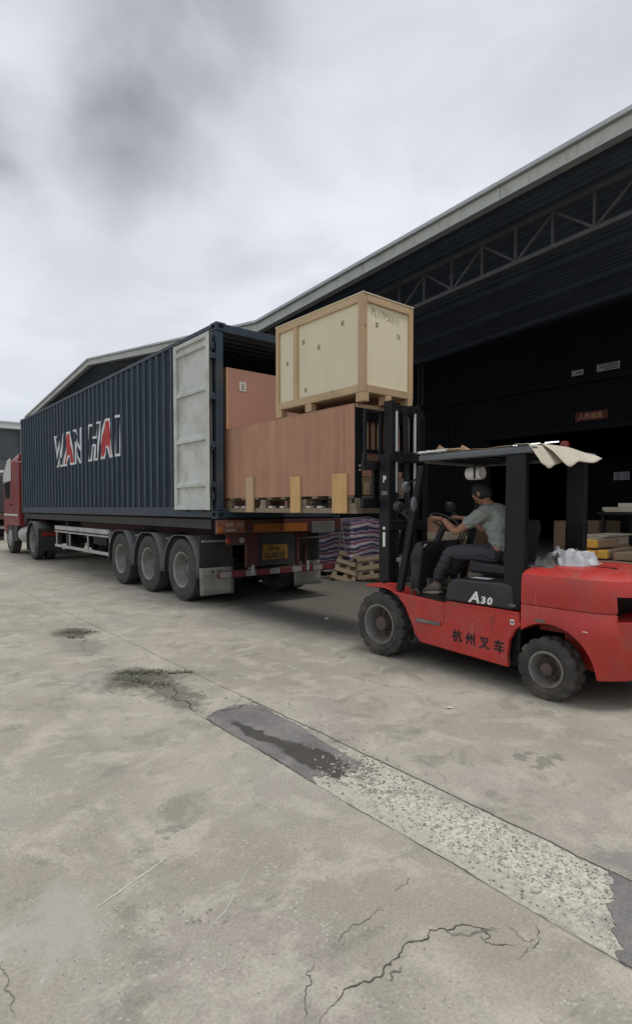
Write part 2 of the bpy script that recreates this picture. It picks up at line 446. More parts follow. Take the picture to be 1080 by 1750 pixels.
def asphalt_material(name, wet=True):
    m = bpy.data.materials.new(name); m.use_nodes = True
    n = NT(m.node_tree); n.n.clear()
    tc = n.add('ShaderNodeTexCoord').outputs['Object']
    a = n.noise(tc, 3.0, 5, 0.6); b = n.noise(tc, 120, 4, 0.7); c3 = n.noise(tc, 18, 5, 0.7)
    c = n.mix(n.sm(a, 0.3, 0.7), (0.145, 0.138, 0.132), (0.215, 0.206, 0.195))
    k = n.m('ADD', n.sm(b, 0.3, 0.7, 0.8, 1.2), n.sm(c3, 0.3, 0.7, -0.12, 0.12))
    c = n.mix(1.0, c, n.add('ShaderNodeCombineColor', {0: k, 1: k, 2: k}).outputs[0], 'MULTIPLY')
    rough = n.sm(b, 0.3, 0.7, 0.75, 0.92)
    if wet:
        wv = n.vm('ADD', tc, n.vm('MULTIPLY', n.vm('SUBTRACT', n.ncol(tc, 9, 5.0), (0.5, 0.5, 0.5)), (0.16, 0.22, 0)))
        f = None
        for cx, cy, rx, ry in ((2.20, 2.66, 0.115, 0.36), (2.13, 3.25, 0.06, 0.28), (2.16, 3.05, 0.03, 0.2)):
            q = n.vm('MULTIPLY', n.vm('SUBTRACT', wv, (cx, cy, 0)), (1 / rx, 1 / ry, 0))
            g = n.sm(n.vm('LENGTH', q), 0.8, 1.12, 1.0, 0.0)
            f = g if f is None else n.m('MAXIMUM', f, g)
        c = n.mix(n.m('MULTIPLY', f, 0.8), c, (0.042, 0.039, 0.034))
        rough = n.m('SUBTRACT', rough, n.m('MULTIPLY', f, 0.35))
    p = n.add('ShaderNodeBsdfPrincipled', {'Base Color': c, 'Roughness': rough, 'Specular IOR Level': 0.4})
    n.l.new(n.bump(n.m('ADD', b, c3), 0.5, 0.008), p.inputs['Normal'])
    o = n.add('ShaderNodeOutputMaterial'); n.l.new(p.outputs[0], o.inputs[0])
    return m

def jag(t, amp, seed):
    return amp * (noise.fractal(Vector((t * 3.1, seed * 7.7, 0.3)), 1.0, 2.0, 4) + 0.35 * noise.noise(Vector((t * 31, seed, 1.0))))

def slab_edges():
    ys = [-0.5 + 0.02 * i for i in range(626)]            # fine steps up to y = 12
    return ys
YS = slab_edges()
def edge_l(y): return 2.0 + jag(y, 0.013, 1)
def edge_r(y): return 2.487 + jag(y, 0.015, 2)
def joint_w(y, s): return (0.35 if y > (3.9 if s == 2 else 5.6) else 1.0) * 0.0035 + (0.25 if y > (3.9 if s == 2 else 5.6) else 1.0) * 0.006 * max(0.0, noise.fractal(Vector((y * 2.3, s * 5.0, 4.0)), 1.0, 2.0, 3) + 0.15)

g = MB()
# near slab (left of the strip), groove, strip bed, groove, far slab; beyond y = 12 one plain sheet
rows = []
for y in YS:
    l, r = edge_l(y), edge_r(y); wl, wr = joint_w(y, 1), joint_w(y, 2)
    rows.append([(-400, y, 0), (l - wl, y, 0), (l - wl * 0.6, y, -0.03), (l + wl * 0.6, y, -0.03), (l + wl, y, -0.004),
                 (r - wr, y, -0.004), (r - wr * 0.6, y, -0.03), (r + wr * 0.6, y, -0.03), (r + wr, y, 0), (500, y, 0)])
vs = [v for rw in rows for v in rw]; fs = []
for i in range(len(rows) - 1):
    for k in range(9):
        fs.append((i * 10 + k, i * 10 + k + 1, (i + 1) * 10 + k + 1, (i + 1) * 10 + k))
n0 = len(vs)
yl = YS[-1]; yf = YS[0]
vs += [(-400, 600, 0), (500, 600, 0), (-400, -400, 0), (500, -400, 0)]
last = (len(rows) - 1) * 10
fs.append((last, last + 9, n0 + 1, n0)); fs.append((n0 + 2, n0 + 3, 9, 0))
g.add(vs, fs)
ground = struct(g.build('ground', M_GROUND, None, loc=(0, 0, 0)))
ground['label'] = 'worn pale grey concrete yard with patches, stains and cracks'

def sheet(name, mat_, y0, y1, z, fy0, fy1, step=0.012, inset=0.007, right=None):
    """a laid strip between the two joints; fy0 / fy1 give ragged ends"""
    mb = MB(); nx = 40; ny = int((y1 - y0) / step)
    for j in range(ny + 1):
        for i in range(nx + 1):
            t = j / ny; u = i / nx
            ya = y0 + fy0(u); yb = y1 + fy1(u)
            yy = ya + (yb - ya) * t
            xl = edge_l(yy) + inset; xr = edge_r(yy) - inset
            if right: xr = min(xr, right(yy))
            mb.v.append((xl + (xr - xl) * u, yy, z + 0.0025 * noise.noise(Vector((u * 9, yy * 18, 2)))))
    for j in range(ny):
        for i in range(nx):
            a = j * (nx + 1) + i
            mb.f.append((a, a + 1, a + nx + 2, a + nx + 1))
    return struct(mb.build(name, mat_, None, loc=(0, 0, 0), smooth=True))
f_agg = lambda u: 0.10 * noise.fractal(Vector((u * 4, 3, 0)), 1.0, 2.0, 4) + 0.10 * (u - 0.5)
f_blk = lambda u: 0.05 * noise.fractal(Vector((u * 5, 9, 0)), 1.0, 2.0, 4) + 0.24 * (u - 0.4)
f_top = lambda u: 0.10 * sin(u * pi) - 0.16 * max(0, u - 0.75) + 0.02 * (u - 0.5) + 0.02 * noise.fractal(Vector((u * 6, 5, 0)), 1.0, 2.0, 3)
M_ASP = asphalt_material('patch_asphalt')
s1 = sheet('asphalt_patch', M_ASP, 2.42, 3.72, 0.0005, lambda u: 0.13 * noise.fractal(Vector((u * 3, 13, 0)), 1.0, 2.0, 4), f_top,
           right=lambda y: 2.50 - 0.115 * (3.75 - y) / 1.15 + jag(y, 0.03, 6))
s1['label'] = 'dark grey asphalt patch with wet stain in the pale strip'
s2 = sheet('aggregate_strip', aggregate_material(), 0.80, 2.62, -0.0025, lambda u: 0, f_agg)
s2['label'] = 'pale worn concrete strip with exposed stones'
s3 = sheet('asphalt_surface', asphalt_material('edge_asphalt', False), -0.45, 0.90, 0.0015, lambda u: 0, f_blk)
s3['label'] = 'grey asphalt fill at the near end of the strip'

# cracks: ragged openings with dark floors, laid as thin ribbons on the slab
M_CRACK = mat('crack_dark', (0.075, 0.067, 0.056), 0.95, var=0.35, scale=30)
M_CRUMB = mat('crack_crumbs', (0.20, 0.185, 0.16), 0.95, var=0.4, scale=60, bump=0.5, bscale=120)
M_CHALK = mat('chalk_scratch', (0.56, 0.545, 0.50), 0.9, var=0.2, scale=40)
def cam_ground(px, py, z=0.0):
    yaw, pit = radians(39.5), radians(1.91)
    f = Vector((sin(yaw) * cos(pit), cos(yaw) * cos(pit), -sin(pit))); r = Vector((cos(yaw), -sin(yaw), 0)); u = r.cross(f)
    d = f * 972 + r * (px - 540) + u * (900 - py); t = (z - 1.55) / d.z
    return Vector((d.x * t, d.y * t, z))
def crack(pix, wmin, wmax, z=0.0022, m=M_CRACK, name='crack', jit=0.012, seed=1, taper=True, holes=0.0):
    P = [cam_ground(*p) for p in pix]
    random.seed(seed * 13)
    for _ in range(4):
        Q = [P[0]]
        for a, b in zip(P[:-1], P[1:]):
            d = b - a; nn = Vector((-d.y, d.x, 0))
            Q += [a + d * random.uniform(0.4, 0.6) + nn * random.uniform(-0.17, 0.17) * min(1.0, jit / 0.012), b]
        P = Q
    pts = []
    for a, b in zip(P[:-1], P[1:]):
        n_ = max(2, int((b - a).length / 0.006))
        for i in range(n_): pts.append(a.lerp(b, i / n_))
    pts.append(P[-1])
    mb = MB(); N = len(pts)
    L, R = [], []
    for i, p in enumerate(pts):
        t = (pts[min(i + 1, N - 1)] - pts[max(i - 1, 0)]).normalized(); nn = Vector((-t.y, t.x, 0))
        s = i * 0.008
        q = p + nn * (jit * noise.fractal(Vector((s * 9, seed * 3.3, 0)), 1.0, 2.0, 5))
        wv = 0.55 * wmin + 0.6 * (wmax - wmin) * max(0.0, 0.5 + 0.9 * noise.fractal(Vector((s * 14, seed * 9.1, 5)), 1.0, 2.0, 4))
        if taper: wv *= min(1.0, 4.0 * min(i, N - 1 - i) / N + 0.12)
        if holes and noise.noise(Vector((s * 11, seed, 8))) > 1 - holes: wv = 0.0002
        L.append(q + nn * wv * 0.5); R.append(q - nn * wv * (0.5 + 0.3 * noise.noise(Vector((s * 60, seed, 2)))))
    mb.v = [(v.x, v.y, z) for v in L] + [(v.x, v.y, z) for v in R]
    mb.f = [(i, i + 1, N + i + 1, N + i) for i in range(N - 1)]
    return mb.build(name, m, ground, fix=False)
crack([(538, 1758), (575, 1712), (628, 1680), (668, 1650), (690, 1615), (735, 1592), (790, 1582), (820, 1586), (858, 1588)], 0.004, 0.013, seed=1)
crack([(820, 1600), (840, 1613), (880, 1619)], 0.003, 0.009, seed=2)
crack([(820, 1586), (838, 1600), (826, 1610)], 0.003, 0.008, seed=3)
crack([(560, 1618), (585, 1598), (620, 1573), (652, 1548)], 0.002, 0.006, seed=4)
crack([(672, 1525), (690, 1512), (703, 1500)], 0.002, 0.005, seed=5)
crack([(521, 1752), (522, 1715), (530, 1680), (526, 1662), (538, 1640)], 0.002, 0.006, seed=6)
crack([(880, 1640), (898, 1625), (920, 1610), (921, 1596), (912, 1578)], 0.002, 0.006, z=0.004, seed=7)
crack([(860, 1578), (885, 1600), (905, 1610), (922, 1608)], 0.002, 0.005, z=0.004, seed=8)
crack([(660, 1675), (672, 1664), (690, 1652)], 0.004, 0.02, m=M_CRUMB, name='crumbled_edge', z=0.0036, seed=9)
crack([(760, 1592), (800, 1598), (850, 1592)], 0.01, 0.03, m=M_CRUMB, name='crumbled_edge', z=0.0012, seed=10)
crack([(270, 1160), (300, 1185), (325, 1210), (352, 1226)], 0.006, 0.02, seed=11, jit=0.02)
crack([(352, 1226), (395, 1212), (432, 1200), (450, 1199)], 0.006, 0.02, seed=12, z=0.0045)
crack([(108, 1072), (140, 1085), (178, 1118)], 0.004, 0.014, seed=13)
crack([(700, 1270), (760, 1330), (800, 1380), (820, 1400)], 0.001, 0.0035, seed=14)
crack([(148, 1566), (200, 1528), (250, 1492), (303, 1452)], 0.009, 0.014, m=M_CHALK, name='scratch', jit=0.002, seed=20, holes=0.3)
crack([(345, 1600), (385, 1560), (430, 1478)], 0.003, 0.008, m=M_CHALK, name='scratch', jit=0.003, seed=21, holes=0.75)
crack([(487, 1134), (512, 1146), (535, 1155)], 0.008, 0.018, m=M_CHALK, name='scratch', jit=0.006, seed=22, holes=0.3)
crack([(0, 1650), (12, 1690), (22, 1745)], 0.004, 0.012, m=M_CRUMB, name='scratch', jit=0.01, seed=23)
crack([(930, 1190), (965, 1200), (998, 1208)], 0.005, 0.014, m=M_CHALK, name='scratch', jit=0.006, seed=24, holes=0.4)

# loose gravel: uncountable crumbs by the patch, the cracks and over the slab
gm = MB(); random.seed(21)
def pebble(x, y, s, z=0.0):
    vs = []; k = 6
    rot = random.random() * 6
    for zz, rr in ((0, 1.0), (0.55, 0.85), (0.9, 0.35)):
        for i in range(k):
            a = rot + 2 * pi * i / k
            vs.append((x + s * rr * cos(a) * random.uniform(0.75, 1.2), y + s * rr * sin(a) * random.uniform(0.75, 1.2), z + s * zz * 0.8))
    fs = [(j * k + i, j * k + (i + 1) % k, (j + 1) * k + (i + 1) % k, (j + 1) * k + i) for j in range(2) for i in range(k)] + [tuple(12 + i for i in range(6))]
    gm.add(vs, fs)
for _ in range(260): pebble(random.gauss(2.30, 0.10), random.gauss(2.42, 0.12), random.uniform(0.003, 0.011))
for _ in range(420): pebble(random.uniform(2.03, 2.46), random.uniform(0.9, 2.5), random.uniform(0.002, 0.007))
for _ in range(200): pebble(random.uniform(0.9, 1.8), random.uniform(0.9, 1.9), random.uniform(0.0015, 0.0045))
for _ in range(160): pebble(random.uniform(-1, 4), random.uniform(1.5, 9), random.uniform(0.002, 0.007))
for _ in range(120): pebble(random.gauss(2.15, 0.25), random.gauss(4.4, 0.5), random.uniform(0.003, 0.010))
for _ in range(70): pebble(random.gauss(2.55, 0.1), random.uniform(2.4, 4.0), random.uniform(0.003, 0.009))
tag(gm.build('loose_gravel', mat('gravel_bits', (0.30, 0.28, 0.24), 0.9, var=0.5, scale=25), None, loc=(0, 0, 0)),
    'pale crumbs of stone scattered along the worn concrete strip', 'gravel', kind='stuff')

# weeds and moss tufts in the joint
wm = MB(); random.seed(5)
for cx, cy, dx_, dy_, sp, nn in ((2.05, 7.45, 0.30, -0.28, 0.045, 150), (2.0, 7.1, 0.16, -0.12, 0.03, 50), (1.95, 5.25, 0.36, -0.24, 0.035, 170), (1.88, 5.05, 0.25, -0.45, 0.04, 110), (2.3, 4.95, 0.18, -0.1, 0.02, 60)):
    for _ in range(nn):
        t_ = random.random(); x, y = cx + dx_ * t_ + random.gauss(0, sp), cy + dy_ * t_ + random.gauss(0, sp); a = random.random() * 6.3; L_ = random.uniform(0.012, 0.045); hh = random.uniform(0.002, 0.012)
        c_, s_ = cos(a), sin(a); ww = 0.006
        wm.add([(x - s_ * ww, y + c_ * ww, 0.001), (x + s_ * ww, y - c_ * ww, 0.001), (x + c_ * L_ * 0.6 + s_ * ww, y + s_ * L_ * 0.6 - c_ * ww, hh),
                (x + c_ * L_, y + s_ * L_, hh * 0.7)], [(0, 1, 2, 3)])
tag(wm.build('joint_weeds', mat('weeds', (0.075, 0.08, 0.05), 0.85, var=0.4, scale=12), None, loc=(0, 0, 0), fix=False),
    'dark low weeds growing along the concrete joint', 'weeds', kind='stuff')

# small litter on the yard
M_PAPER = mat('litter_paper', (0.62, 0.61, 0.56), 0.9, var=0.1)
def litter(px, py, s, label, seed):
    c = cam_ground(px, py); random.seed(seed); mb = MB()
    k = 5; vs = [(c.x + s * cos(2 * pi * i / k + seed) * random.uniform(0.6, 1.2), c.y + s * sin(2 * pi * i / k + seed) * random.uniform(0.5, 1.0), 0.003 + random.uniform(0, s * 0.4)) for i in range(k)]
    mb.add(vs + [(c.x, c.y, 0.004 + s * 0.5)], [(i, (i + 1) % k, k) for i in range(k)])
    tag(mb.build('paper_scrap', M_PAPER, None, loc=(c.x, c.y, 0), fix=False, solid=0.001), label, 'litter', 'paper scraps on the yard')
litter(558, 1058, 0.035, 'white paper scrap on the shaded concrete behind the trailer', 1)
litter(768, 1211, 0.028, 'white paper scrap on the concrete in front of the forklift', 2)

# ================================================================ WORKSHOP SHED
M_FASCIA = mat('fascia_paint', (0.43, 0.45, 0.41), 0.6, var=0.06, scale=1.5, dirt=(0.30, 0.30, 0.26), dirt_amt=0.35, streak=0.25)
M_RIM = mat('roof_rim_metal', (0.40, 0.42, 0.43), 0.45, metal=0.3, var=0.1)
M_ROOFU = mat('roof_sheet_blue', (0.095, 0.118, 0.158), 0.75, var=0.15, scale=1.0, spec=0.15)
M_TRUSS = mat('truss_steel', (0.105, 0.112, 0.122), 0.6, var=0.2, spec=0.2)
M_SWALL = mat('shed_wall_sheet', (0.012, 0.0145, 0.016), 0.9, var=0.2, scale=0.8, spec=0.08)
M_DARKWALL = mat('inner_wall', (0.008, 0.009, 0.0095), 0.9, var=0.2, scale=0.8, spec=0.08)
XF = 9.0
ROOF = [(-18, 6.45), (-2, 7.77), (13.44, 6.795), (27.75, 8.615), (40.0, 7.40)]
def roof_z(y):
    for (a, za), (b, zb) in zip(ROOF[:-1], ROOF[1:]):
        if a <= y <= b: return za + (zb - za) * (y - a) / (b - a)
    return ROOF[0][1]
shed = empty('workshop_shed', (XF, 11, 0), 'large open-fronted dark workshop shed with pale zigzag roof edge', 'workshop')
for i, ((a, za), (b, zb)) in enumerate(zip(ROOF[:-1], ROOF[1:])):
    # corrugated sheet: ribs run down the slope (along Y), so profile across X
    mb = MB(); xs = []
    x = XF + 0.02; k = 0
    while x < 27.0:
        xs.append((x, 0.0)); xs.append((x + 0.10, 0.0)); xs.append((x + 0.125, 0.03)); xs.append((x + 0.175, 0.03)); x += 0.2
    N = len(xs)
    mb.v = [(q, a, za - 0.03 + h) for q, h in xs] + [(q, b, zb - 0.03 + h) for q, h in xs]
    mb.f = [(j, j + 1, N + j + 1, N + j) for j in range(N - 1)]
    mb.build('roof_sheet', M_ROOFU, shed, solid=0.004)
    # fascia panels along the raking edge, with butt joints
    cuts = [a] + [c for c in (-10, -6, -1.99, 2.4, 5.8, 9.24, 17.5, 21.5, 25.0, 31.5, 35.5) if a + 0.5 < c < b - 0.5] + [b]
    for c0, c1 in zip(cuts[:-1], cuts[1:]):
        z0, z1 = za + (zb - za) * (c0 - a) / (b - a), za + (zb - za) * (c1 - a) / (b - a)
        m2 = MB(); e = 0.006
        def slab(x0, x1, lo, hi):
            v = [(xx, yy, zz + dz) for xx in (x0, x1) for yy, zz in ((c0 + e, z0), (c1 - e, z1)) for dz in (lo, hi)]
            return v, [(0, 1, 3, 2), (4, 6, 7, 5), (0, 2, 6, 4), (1, 5, 7, 3), (0, 4, 5, 1), (2, 3, 7, 6)]
        m2.add(*slab(XF - 0.04, XF + 0.0, -0.305, -0.10))
        m2.build('fascia_panel', M_FASCIA, shed, bevel=0.004)
        m3 = MB(); m3.add(*slab(XF - 0.11, XF + 0.05, -0.095, -0.02)); m3.build('roof_rim', M_RIM, shed, bevel=0.008)
        m4 = MB(); m4.add(*slab(XF - 0.055, XF + 0.12, -0.33, -0.31)); m4.build('drip_edge', M_RIM, shed)
# purlins under the sheets
for x in [9.6 + 1.5 * i for i in range(12)]:
    for (a, za), (b, zb) in zip(ROOF[:-1], ROOF[1:]):
        bar('purlin', M_ROOFU, shed, (x, a, za - 0.115), (x, b, zb - 0.115), 0.06, 0.14, bevel=0)
# raking trusses
def truss(x, y0, y1, step, parent, phase):
    t = empty_part('truss', parent)
    T = lambda y: roof_z(y) - 0.235; B = lambda y: T(y) - 0.69
    bar('chord', M_TRUSS, t, (x, y0, T(y0)), (x, y1, T(y1)), 0.09, 0.08, bevel=0)
    bar('chord', M_TRUSS, t, (x, y0, B(y0)), (x, y1, B(y1)), 0.09, 0.08, bevel=0)
    n = int((y1 - y0) / step)
    for i in range(n + 1):
        y = y0 + i * step
        bar('web', M_TRUSS, t, (x, y, T(y) - 0.04), (x, y, B(y) + 0.04), 0.05, 0.045, bevel=0)
        if (i + phase) % 2 == 0:
            for yy in (y - step, y + step):
                if y0 <= yy <= y1 + 0.01:
                    bar('web', M_TRUSS, t, (x + 0.03, y, B(y) + 0.04), (x + 0.03, yy, T(yy) - 0.04), 0.045, 0.045, bevel=0)
def empty_part(name, parent):
    o = bpy.data.objects.new(name, None); COL.objects.link(o); o.parent = parent; ORG[o] = Vector(ORG[parent]); o.empty_display_size = 0.2
    return o
truss(10.2, -1.36 - 0.0, 13.08, 0.76, shed, 0)
truss(10.2, 13.84, 27.52, 0.76, shed, 0)
# columns along the valleys and ends
for x in (9.35, 16.0, 22.0):
    for y in (13.44, 39.6, -17.4):
        zt = roof_z(y) - 0.12
        mb = MB(); mb.box(x - 0.12, x + 0.12, y - 0.10, y - 0.085, 0, zt); mb.box(x - 0.12, x + 0.12, y + 0.085, y + 0.10, 0, zt); mb.box(x - 0.006, x + 0.006, y - 0.085, y + 0.085, 0, zt)
        mb.build('column', M_TRUSS, shed)
# walls of sheet metal: rear wall of the first hall with a wide opening, side and end walls
def ribbed(name, m, p0, p1, z0, z1f, nrm, pitch=0.25, depth=0.03):
    p0, p1 = Vector(p0), Vector(p1); L = (p1 - p0).length; d = (p1 - p0) / L; nn = Vector(nrm)
    mb = MB(); s = 0.0; pr = []
    while s < L - 1e-6:
        for q, h in ((0, 0), (0.5, 0), (0.6, 1), (0.9, 1)):
            if s + q * pitch < L: pr.append((s + q * pitch, h * depth))
        s += pitch
    pr.append((L, 0)); N = len(pr)
    for q, h in pr:
        P = p0 + d * q + nn * h; mb.v.append((P.x, P.y, z0))
    for q, h in pr:
        P = p0 + d * q + nn * h; mb.v.append((P.x, P.y, z1f(P.y)))
    mb.f = [(i, i + 1, N + i + 1, N + i) for i in range(N - 1)]
    return mb.build(name, m, shed, solid=0.003, fix=False)
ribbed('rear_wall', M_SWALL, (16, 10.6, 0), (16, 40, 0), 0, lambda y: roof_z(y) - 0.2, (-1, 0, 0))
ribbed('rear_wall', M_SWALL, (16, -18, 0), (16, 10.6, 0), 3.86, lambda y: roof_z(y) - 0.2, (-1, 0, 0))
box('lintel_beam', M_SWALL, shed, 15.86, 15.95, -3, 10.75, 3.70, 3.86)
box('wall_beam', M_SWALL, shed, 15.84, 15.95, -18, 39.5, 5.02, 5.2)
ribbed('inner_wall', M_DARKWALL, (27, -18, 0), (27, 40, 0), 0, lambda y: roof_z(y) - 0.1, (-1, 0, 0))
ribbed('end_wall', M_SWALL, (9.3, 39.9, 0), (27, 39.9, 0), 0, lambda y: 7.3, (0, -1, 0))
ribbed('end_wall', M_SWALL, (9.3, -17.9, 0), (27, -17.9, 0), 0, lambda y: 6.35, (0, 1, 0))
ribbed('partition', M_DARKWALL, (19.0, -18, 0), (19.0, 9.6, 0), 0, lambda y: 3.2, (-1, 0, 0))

# lamps in the inner hall (lit tubes), high strip windows
M_TUBE = emit('lit_tube', (0.95, 0.97, 1.0), 2.6)
for i, (x, y) in enumerate(((22.0, 12.55), (22.0, 11.75), (22.0, 13.6))):
    t = empty('ceiling_lamp', (x, y, 4.2), ['lit fluorescent tube lamp in the dark hall, middle of three above forklift roof',
              'lit fluorescent tube lamp in the dark hall, rightmost of three above forklift roof', 'lit fluorescent tube lamp in the dark hall, leftmost of three above forklift roof'][i], 'lamp', 'lit tubes in the inner hall')
    box('housing', M_TRUSS, t, x - 0.05, x + 0.05, y - 0.32, y + 0.32, 4.22, 4.27, bevel=0)
    tube('tube', M_TUBE, t, [(x, y - 0.29, 4.19), (x, y + 0.29, 4.19)], 0.02, 8)
    tube('hanger', M_TRUSS, t, [(x, y - 0.25, 4.27), (x, y - 0.25, roof_z(y) - 0.05)], 0.008, 6)
    tube('hanger', M_TRUSS, t, [(x, y + 0.25, 4.27), (x, y + 0.25, roof_z(y) - 0.05)], 0.008, 6)
M_BOARD = mat('notice_white', (0.34, 0.36, 0.38), 0.7, var=0.15)
M_INK = mat('notice_ink', (0.05, 0.05, 0.06), 0.8)
def notice(name, x, y0, y1, z0, z1, label, rows=3, cols=1, group='white boards on the dark workshop walls'):
    t = empty(name, (x, (y0 + y1) / 2, z0), label, 'board', group)
    box('board', M_BOARD, t, x - 0.012, x, y0, y1, z0, z1, bevel=0)
    for r in range(rows):
        zz = z0 + (z1 - z0) * (r + 0.8) / (rows + 0.6)
        for c in range(cols):
            ya = y0 + (y1 - y0) * (c + 0.08) / cols; yb = y0 + (y1 - y0) * (c + 0.92 - 0.25 * ((r * 7) % 3 == 0)) / cols
            box('text_line', M_INK, t, x - 0.0155, x - 0.0125, ya, yb, zz - 0.012, zz + 0.012, bevel=0)
notice('notice_board', 18.94, 9.28, 9.56, 2.42, 2.66, 'small white notice on the dark partition below draped cardboard', 3, 1)
notice('notice_board', 18.94, 7.55, 8.02, 2.43, 2.68, 'wide white notice on the partition at right edge of view', 4, 2)
notice('wall_plate', 15.955, 7.62, 7.95, 5.27, 5.42, 'small pale plate high on the wall, left of the pair', 1, 1)
notice('wall_plate', 15.955, 6.65, 7.25, 5.27, 5.46, 'wide pale louvred plate high on the wall, right of the pair', 3, 1)
ban = empty('banner_sign', (15.95, 7.37, 4.0), 'small dark red banner with gold characters above the doorway', 'sign')
box('banner', mat('banner_red', (0.10, 0.010, 0.008), 0.6, var=0.2), ban, 15.92, 15.95, 6.93, 7.82, 3.97, 4.22, bevel=0)
text_mb('人员通道', 0.17, 'x', (15.917, 7.74, 4.03), bold=0.004).build('lettering', mat('banner_gold', (0.35, 0.20, 0.07), 0.5), ban, fix=False)

# ---------------------------------------------------------------- background at the far left
far = empty('distant_shed', (12, 60, 0), 'distant dark shed with white roof edge behind the truck cab', 'shed')
M_FARW = mat('far_wall', (0.075, 0.09, 0.095), 0.8, var=0.2, scale=0.4)
box('wall', M_FARW, far, -14, 24, 60.4, 61, 0, 9.0, bevel=0)
box('fascia', mat('far_fascia', (0.55, 0.57, 0.58), 0.6), far, -14.5, 24.5, 59.6, 60.2, 9.0, 9.45, bevel=0)
box('roof', M_RIM, far, -14.6, 24.6, 59.5, 75, 9.46, 9.62, bevel=0)
for i in range(9):
    box('pilaster', M_FARW, far, -13.5 + 4.4 * i, -13.1 + 4.4 * i, 60.2, 60.4, 0, 9.0, bevel=0)
box('window_band', mat('far_glass', (0.05, 0.055, 0.06), 0.2), far, -13, 23, 60.33, 60.395, 6.2, 7.4, bevel=0)
box('canopy', mat('far_canopy', (0.6, 0.6, 0.6), 0.6), far, -14, 11.0, 57.5, 60.39, 4.72, 4.92, bevel=0)

# ================================================================ SHIPPING CONTAINER
CX0, CY0, CZ0 = 4.25, 7.46, 1.39
CL, CW, CH = 12.192, 2.438, 2.896
CX1, CY1, CZ1 = CX0 + CW, CY0 + CL, CZ0 + CH
M_BLUE = mat('container_blue', (0.030, 0.056, 0.084), 0.40, var=0.18, scale=1.2, dirt=(0.085, 0.10, 0.105), dirt_amt=0.3, dirt_scale=1.2, streak=0.25)
M_BLUED = mat('container_frame_blue', (0.022, 0.038, 0.056), 0.55, var=0.2, scale=2.0, dirt=(0.08, 0.06, 0.05), dirt_amt=0.25)
M_DOORIN = mat('door_inner_grey', (0.52, 0.54, 0.50), 0.55, var=0.06, scale=2.0, dirt=(0.34, 0.35, 0.30), dirt_amt=0.4, chips=(0.16, 0.12, 0.09))
M_GASKET = mat('rubber_gasket', (0.015, 0.015, 0.016), 0.8)
M_CINT = mat('container_interior', (0.10, 0.11, 0.12), 0.7, var=0.15)
M_PLYFLOOR = wood('container_floor_ply', (0.16, 0.10, 0.06), (0.09, 0.055, 0.035), 'y')
def ridge_lines(m):
    """paler colour along one outer fold of each corrugation rib"""
    n = NT(m.node_tree); p = [q for q in n.n if q.type == 'BSDF_PRINCIPLED'][0]
    src = p.inputs['Base Color'].links[0].from_socket
    tc = n.add('ShaderNodeTexCoord').outputs['Object']; y = n.sep(tc)[1]
    ph = n.m('FRACT', n.m('DIVIDE', n.m('ADD', y, CL / 2 - 0.17 + 50 * 0.278), 0.278))
    d = n.m('MINIMUM', ph, n.m('SUBTRACT', 1.0, ph))
    f = n.m('MULTIPLY', n.sm(d, 0.10, 0.03), n.sm(n.noise(n.mapping(tc, (3, 3, 0.6)), 2.0, 4, 0.6), 0.3, 0.6, 0.55, 1.0))
    c = n.mix(f, src, (0.080, 0.108, 0.140))
    n.l.new(c, p.inputs['Base Color'])
M_SIDE = mat('container_side_blue', (0.0085, 0.0185, 0.033), 0.58, var=0.18, scale=1.2, dirt=(0.03, 0.042, 0.05), dirt_amt=0.25, dirt_scale=1.2, streak=0.12, spec=0.2)
ridge_lines(M_SIDE)
con = empty('shipping_container', (CX0 + CW / 2, CY0 + CL / 2, CZ0), 'dark blue corrugated forty-foot shipping container with its grey-lined door swung open', 'container')
PITCH, DEP = 0.278, 0.031
Y_A, Y_B = CY0 + 0.17, CY1 - 0.17
def corr(y):
    """depth of the corrugated side inward from the outer plane"""
    t = ((y - Y_A) % PITCH) / PITCH
    if t < 0.25: d = 0.0
    elif t < 0.5: d = (t - 0.25) / 0.25
    elif t < 0.75: d = 1.0
    else: d = 1 - (t - 0.75) / 0.25
    return d * DEP
def dent(y, z):
    e = max(0.0, min(1.0, (z - CZ0 - 0.16) * 4)) * max(0.0, min(1.0, (CZ1 - 0.06 - z) * 4))
    return e * (0.012 * max(0.0, noise.noise(Vector((y * 0.9, z * 1.1, 3.3)))) + 0.004 * noise.noise(Vector((y * 2.6, z * 1.7, 9.0))))
def side_sheet(x, sgn, name):
    ys = []; y = Y_A
    while y < Y_B:
        for q in (0, 0.25, 0.5, 0.75):
            if y + q * PITCH < Y_B: ys.append(y + q * PITCH)
        y += PITCH
    ys.append(Y_B); N = len(ys); mb = MB()
    NZ = 9
    for k in range(NZ):
        z = CZ0 + 0.16 + (CH - 0.22) * k / (NZ - 1)
        mb.v += [(x + sgn * (0.012 + corr(q) + dent(q, z)), q, z) for q in ys]
    mb.f = [(k * N + i, k * N + i + 1, (k + 1) * N + i + 1, (k + 1) * N + i) for k in range(NZ - 1) for i in range(N - 1)]
    return mb.build(name, M_SIDE, con, solid=0.0025, fix=False)
side_sheet(CX0, 1, 'side_wall'); side_sheet(CX1, -1, 'side_wall')
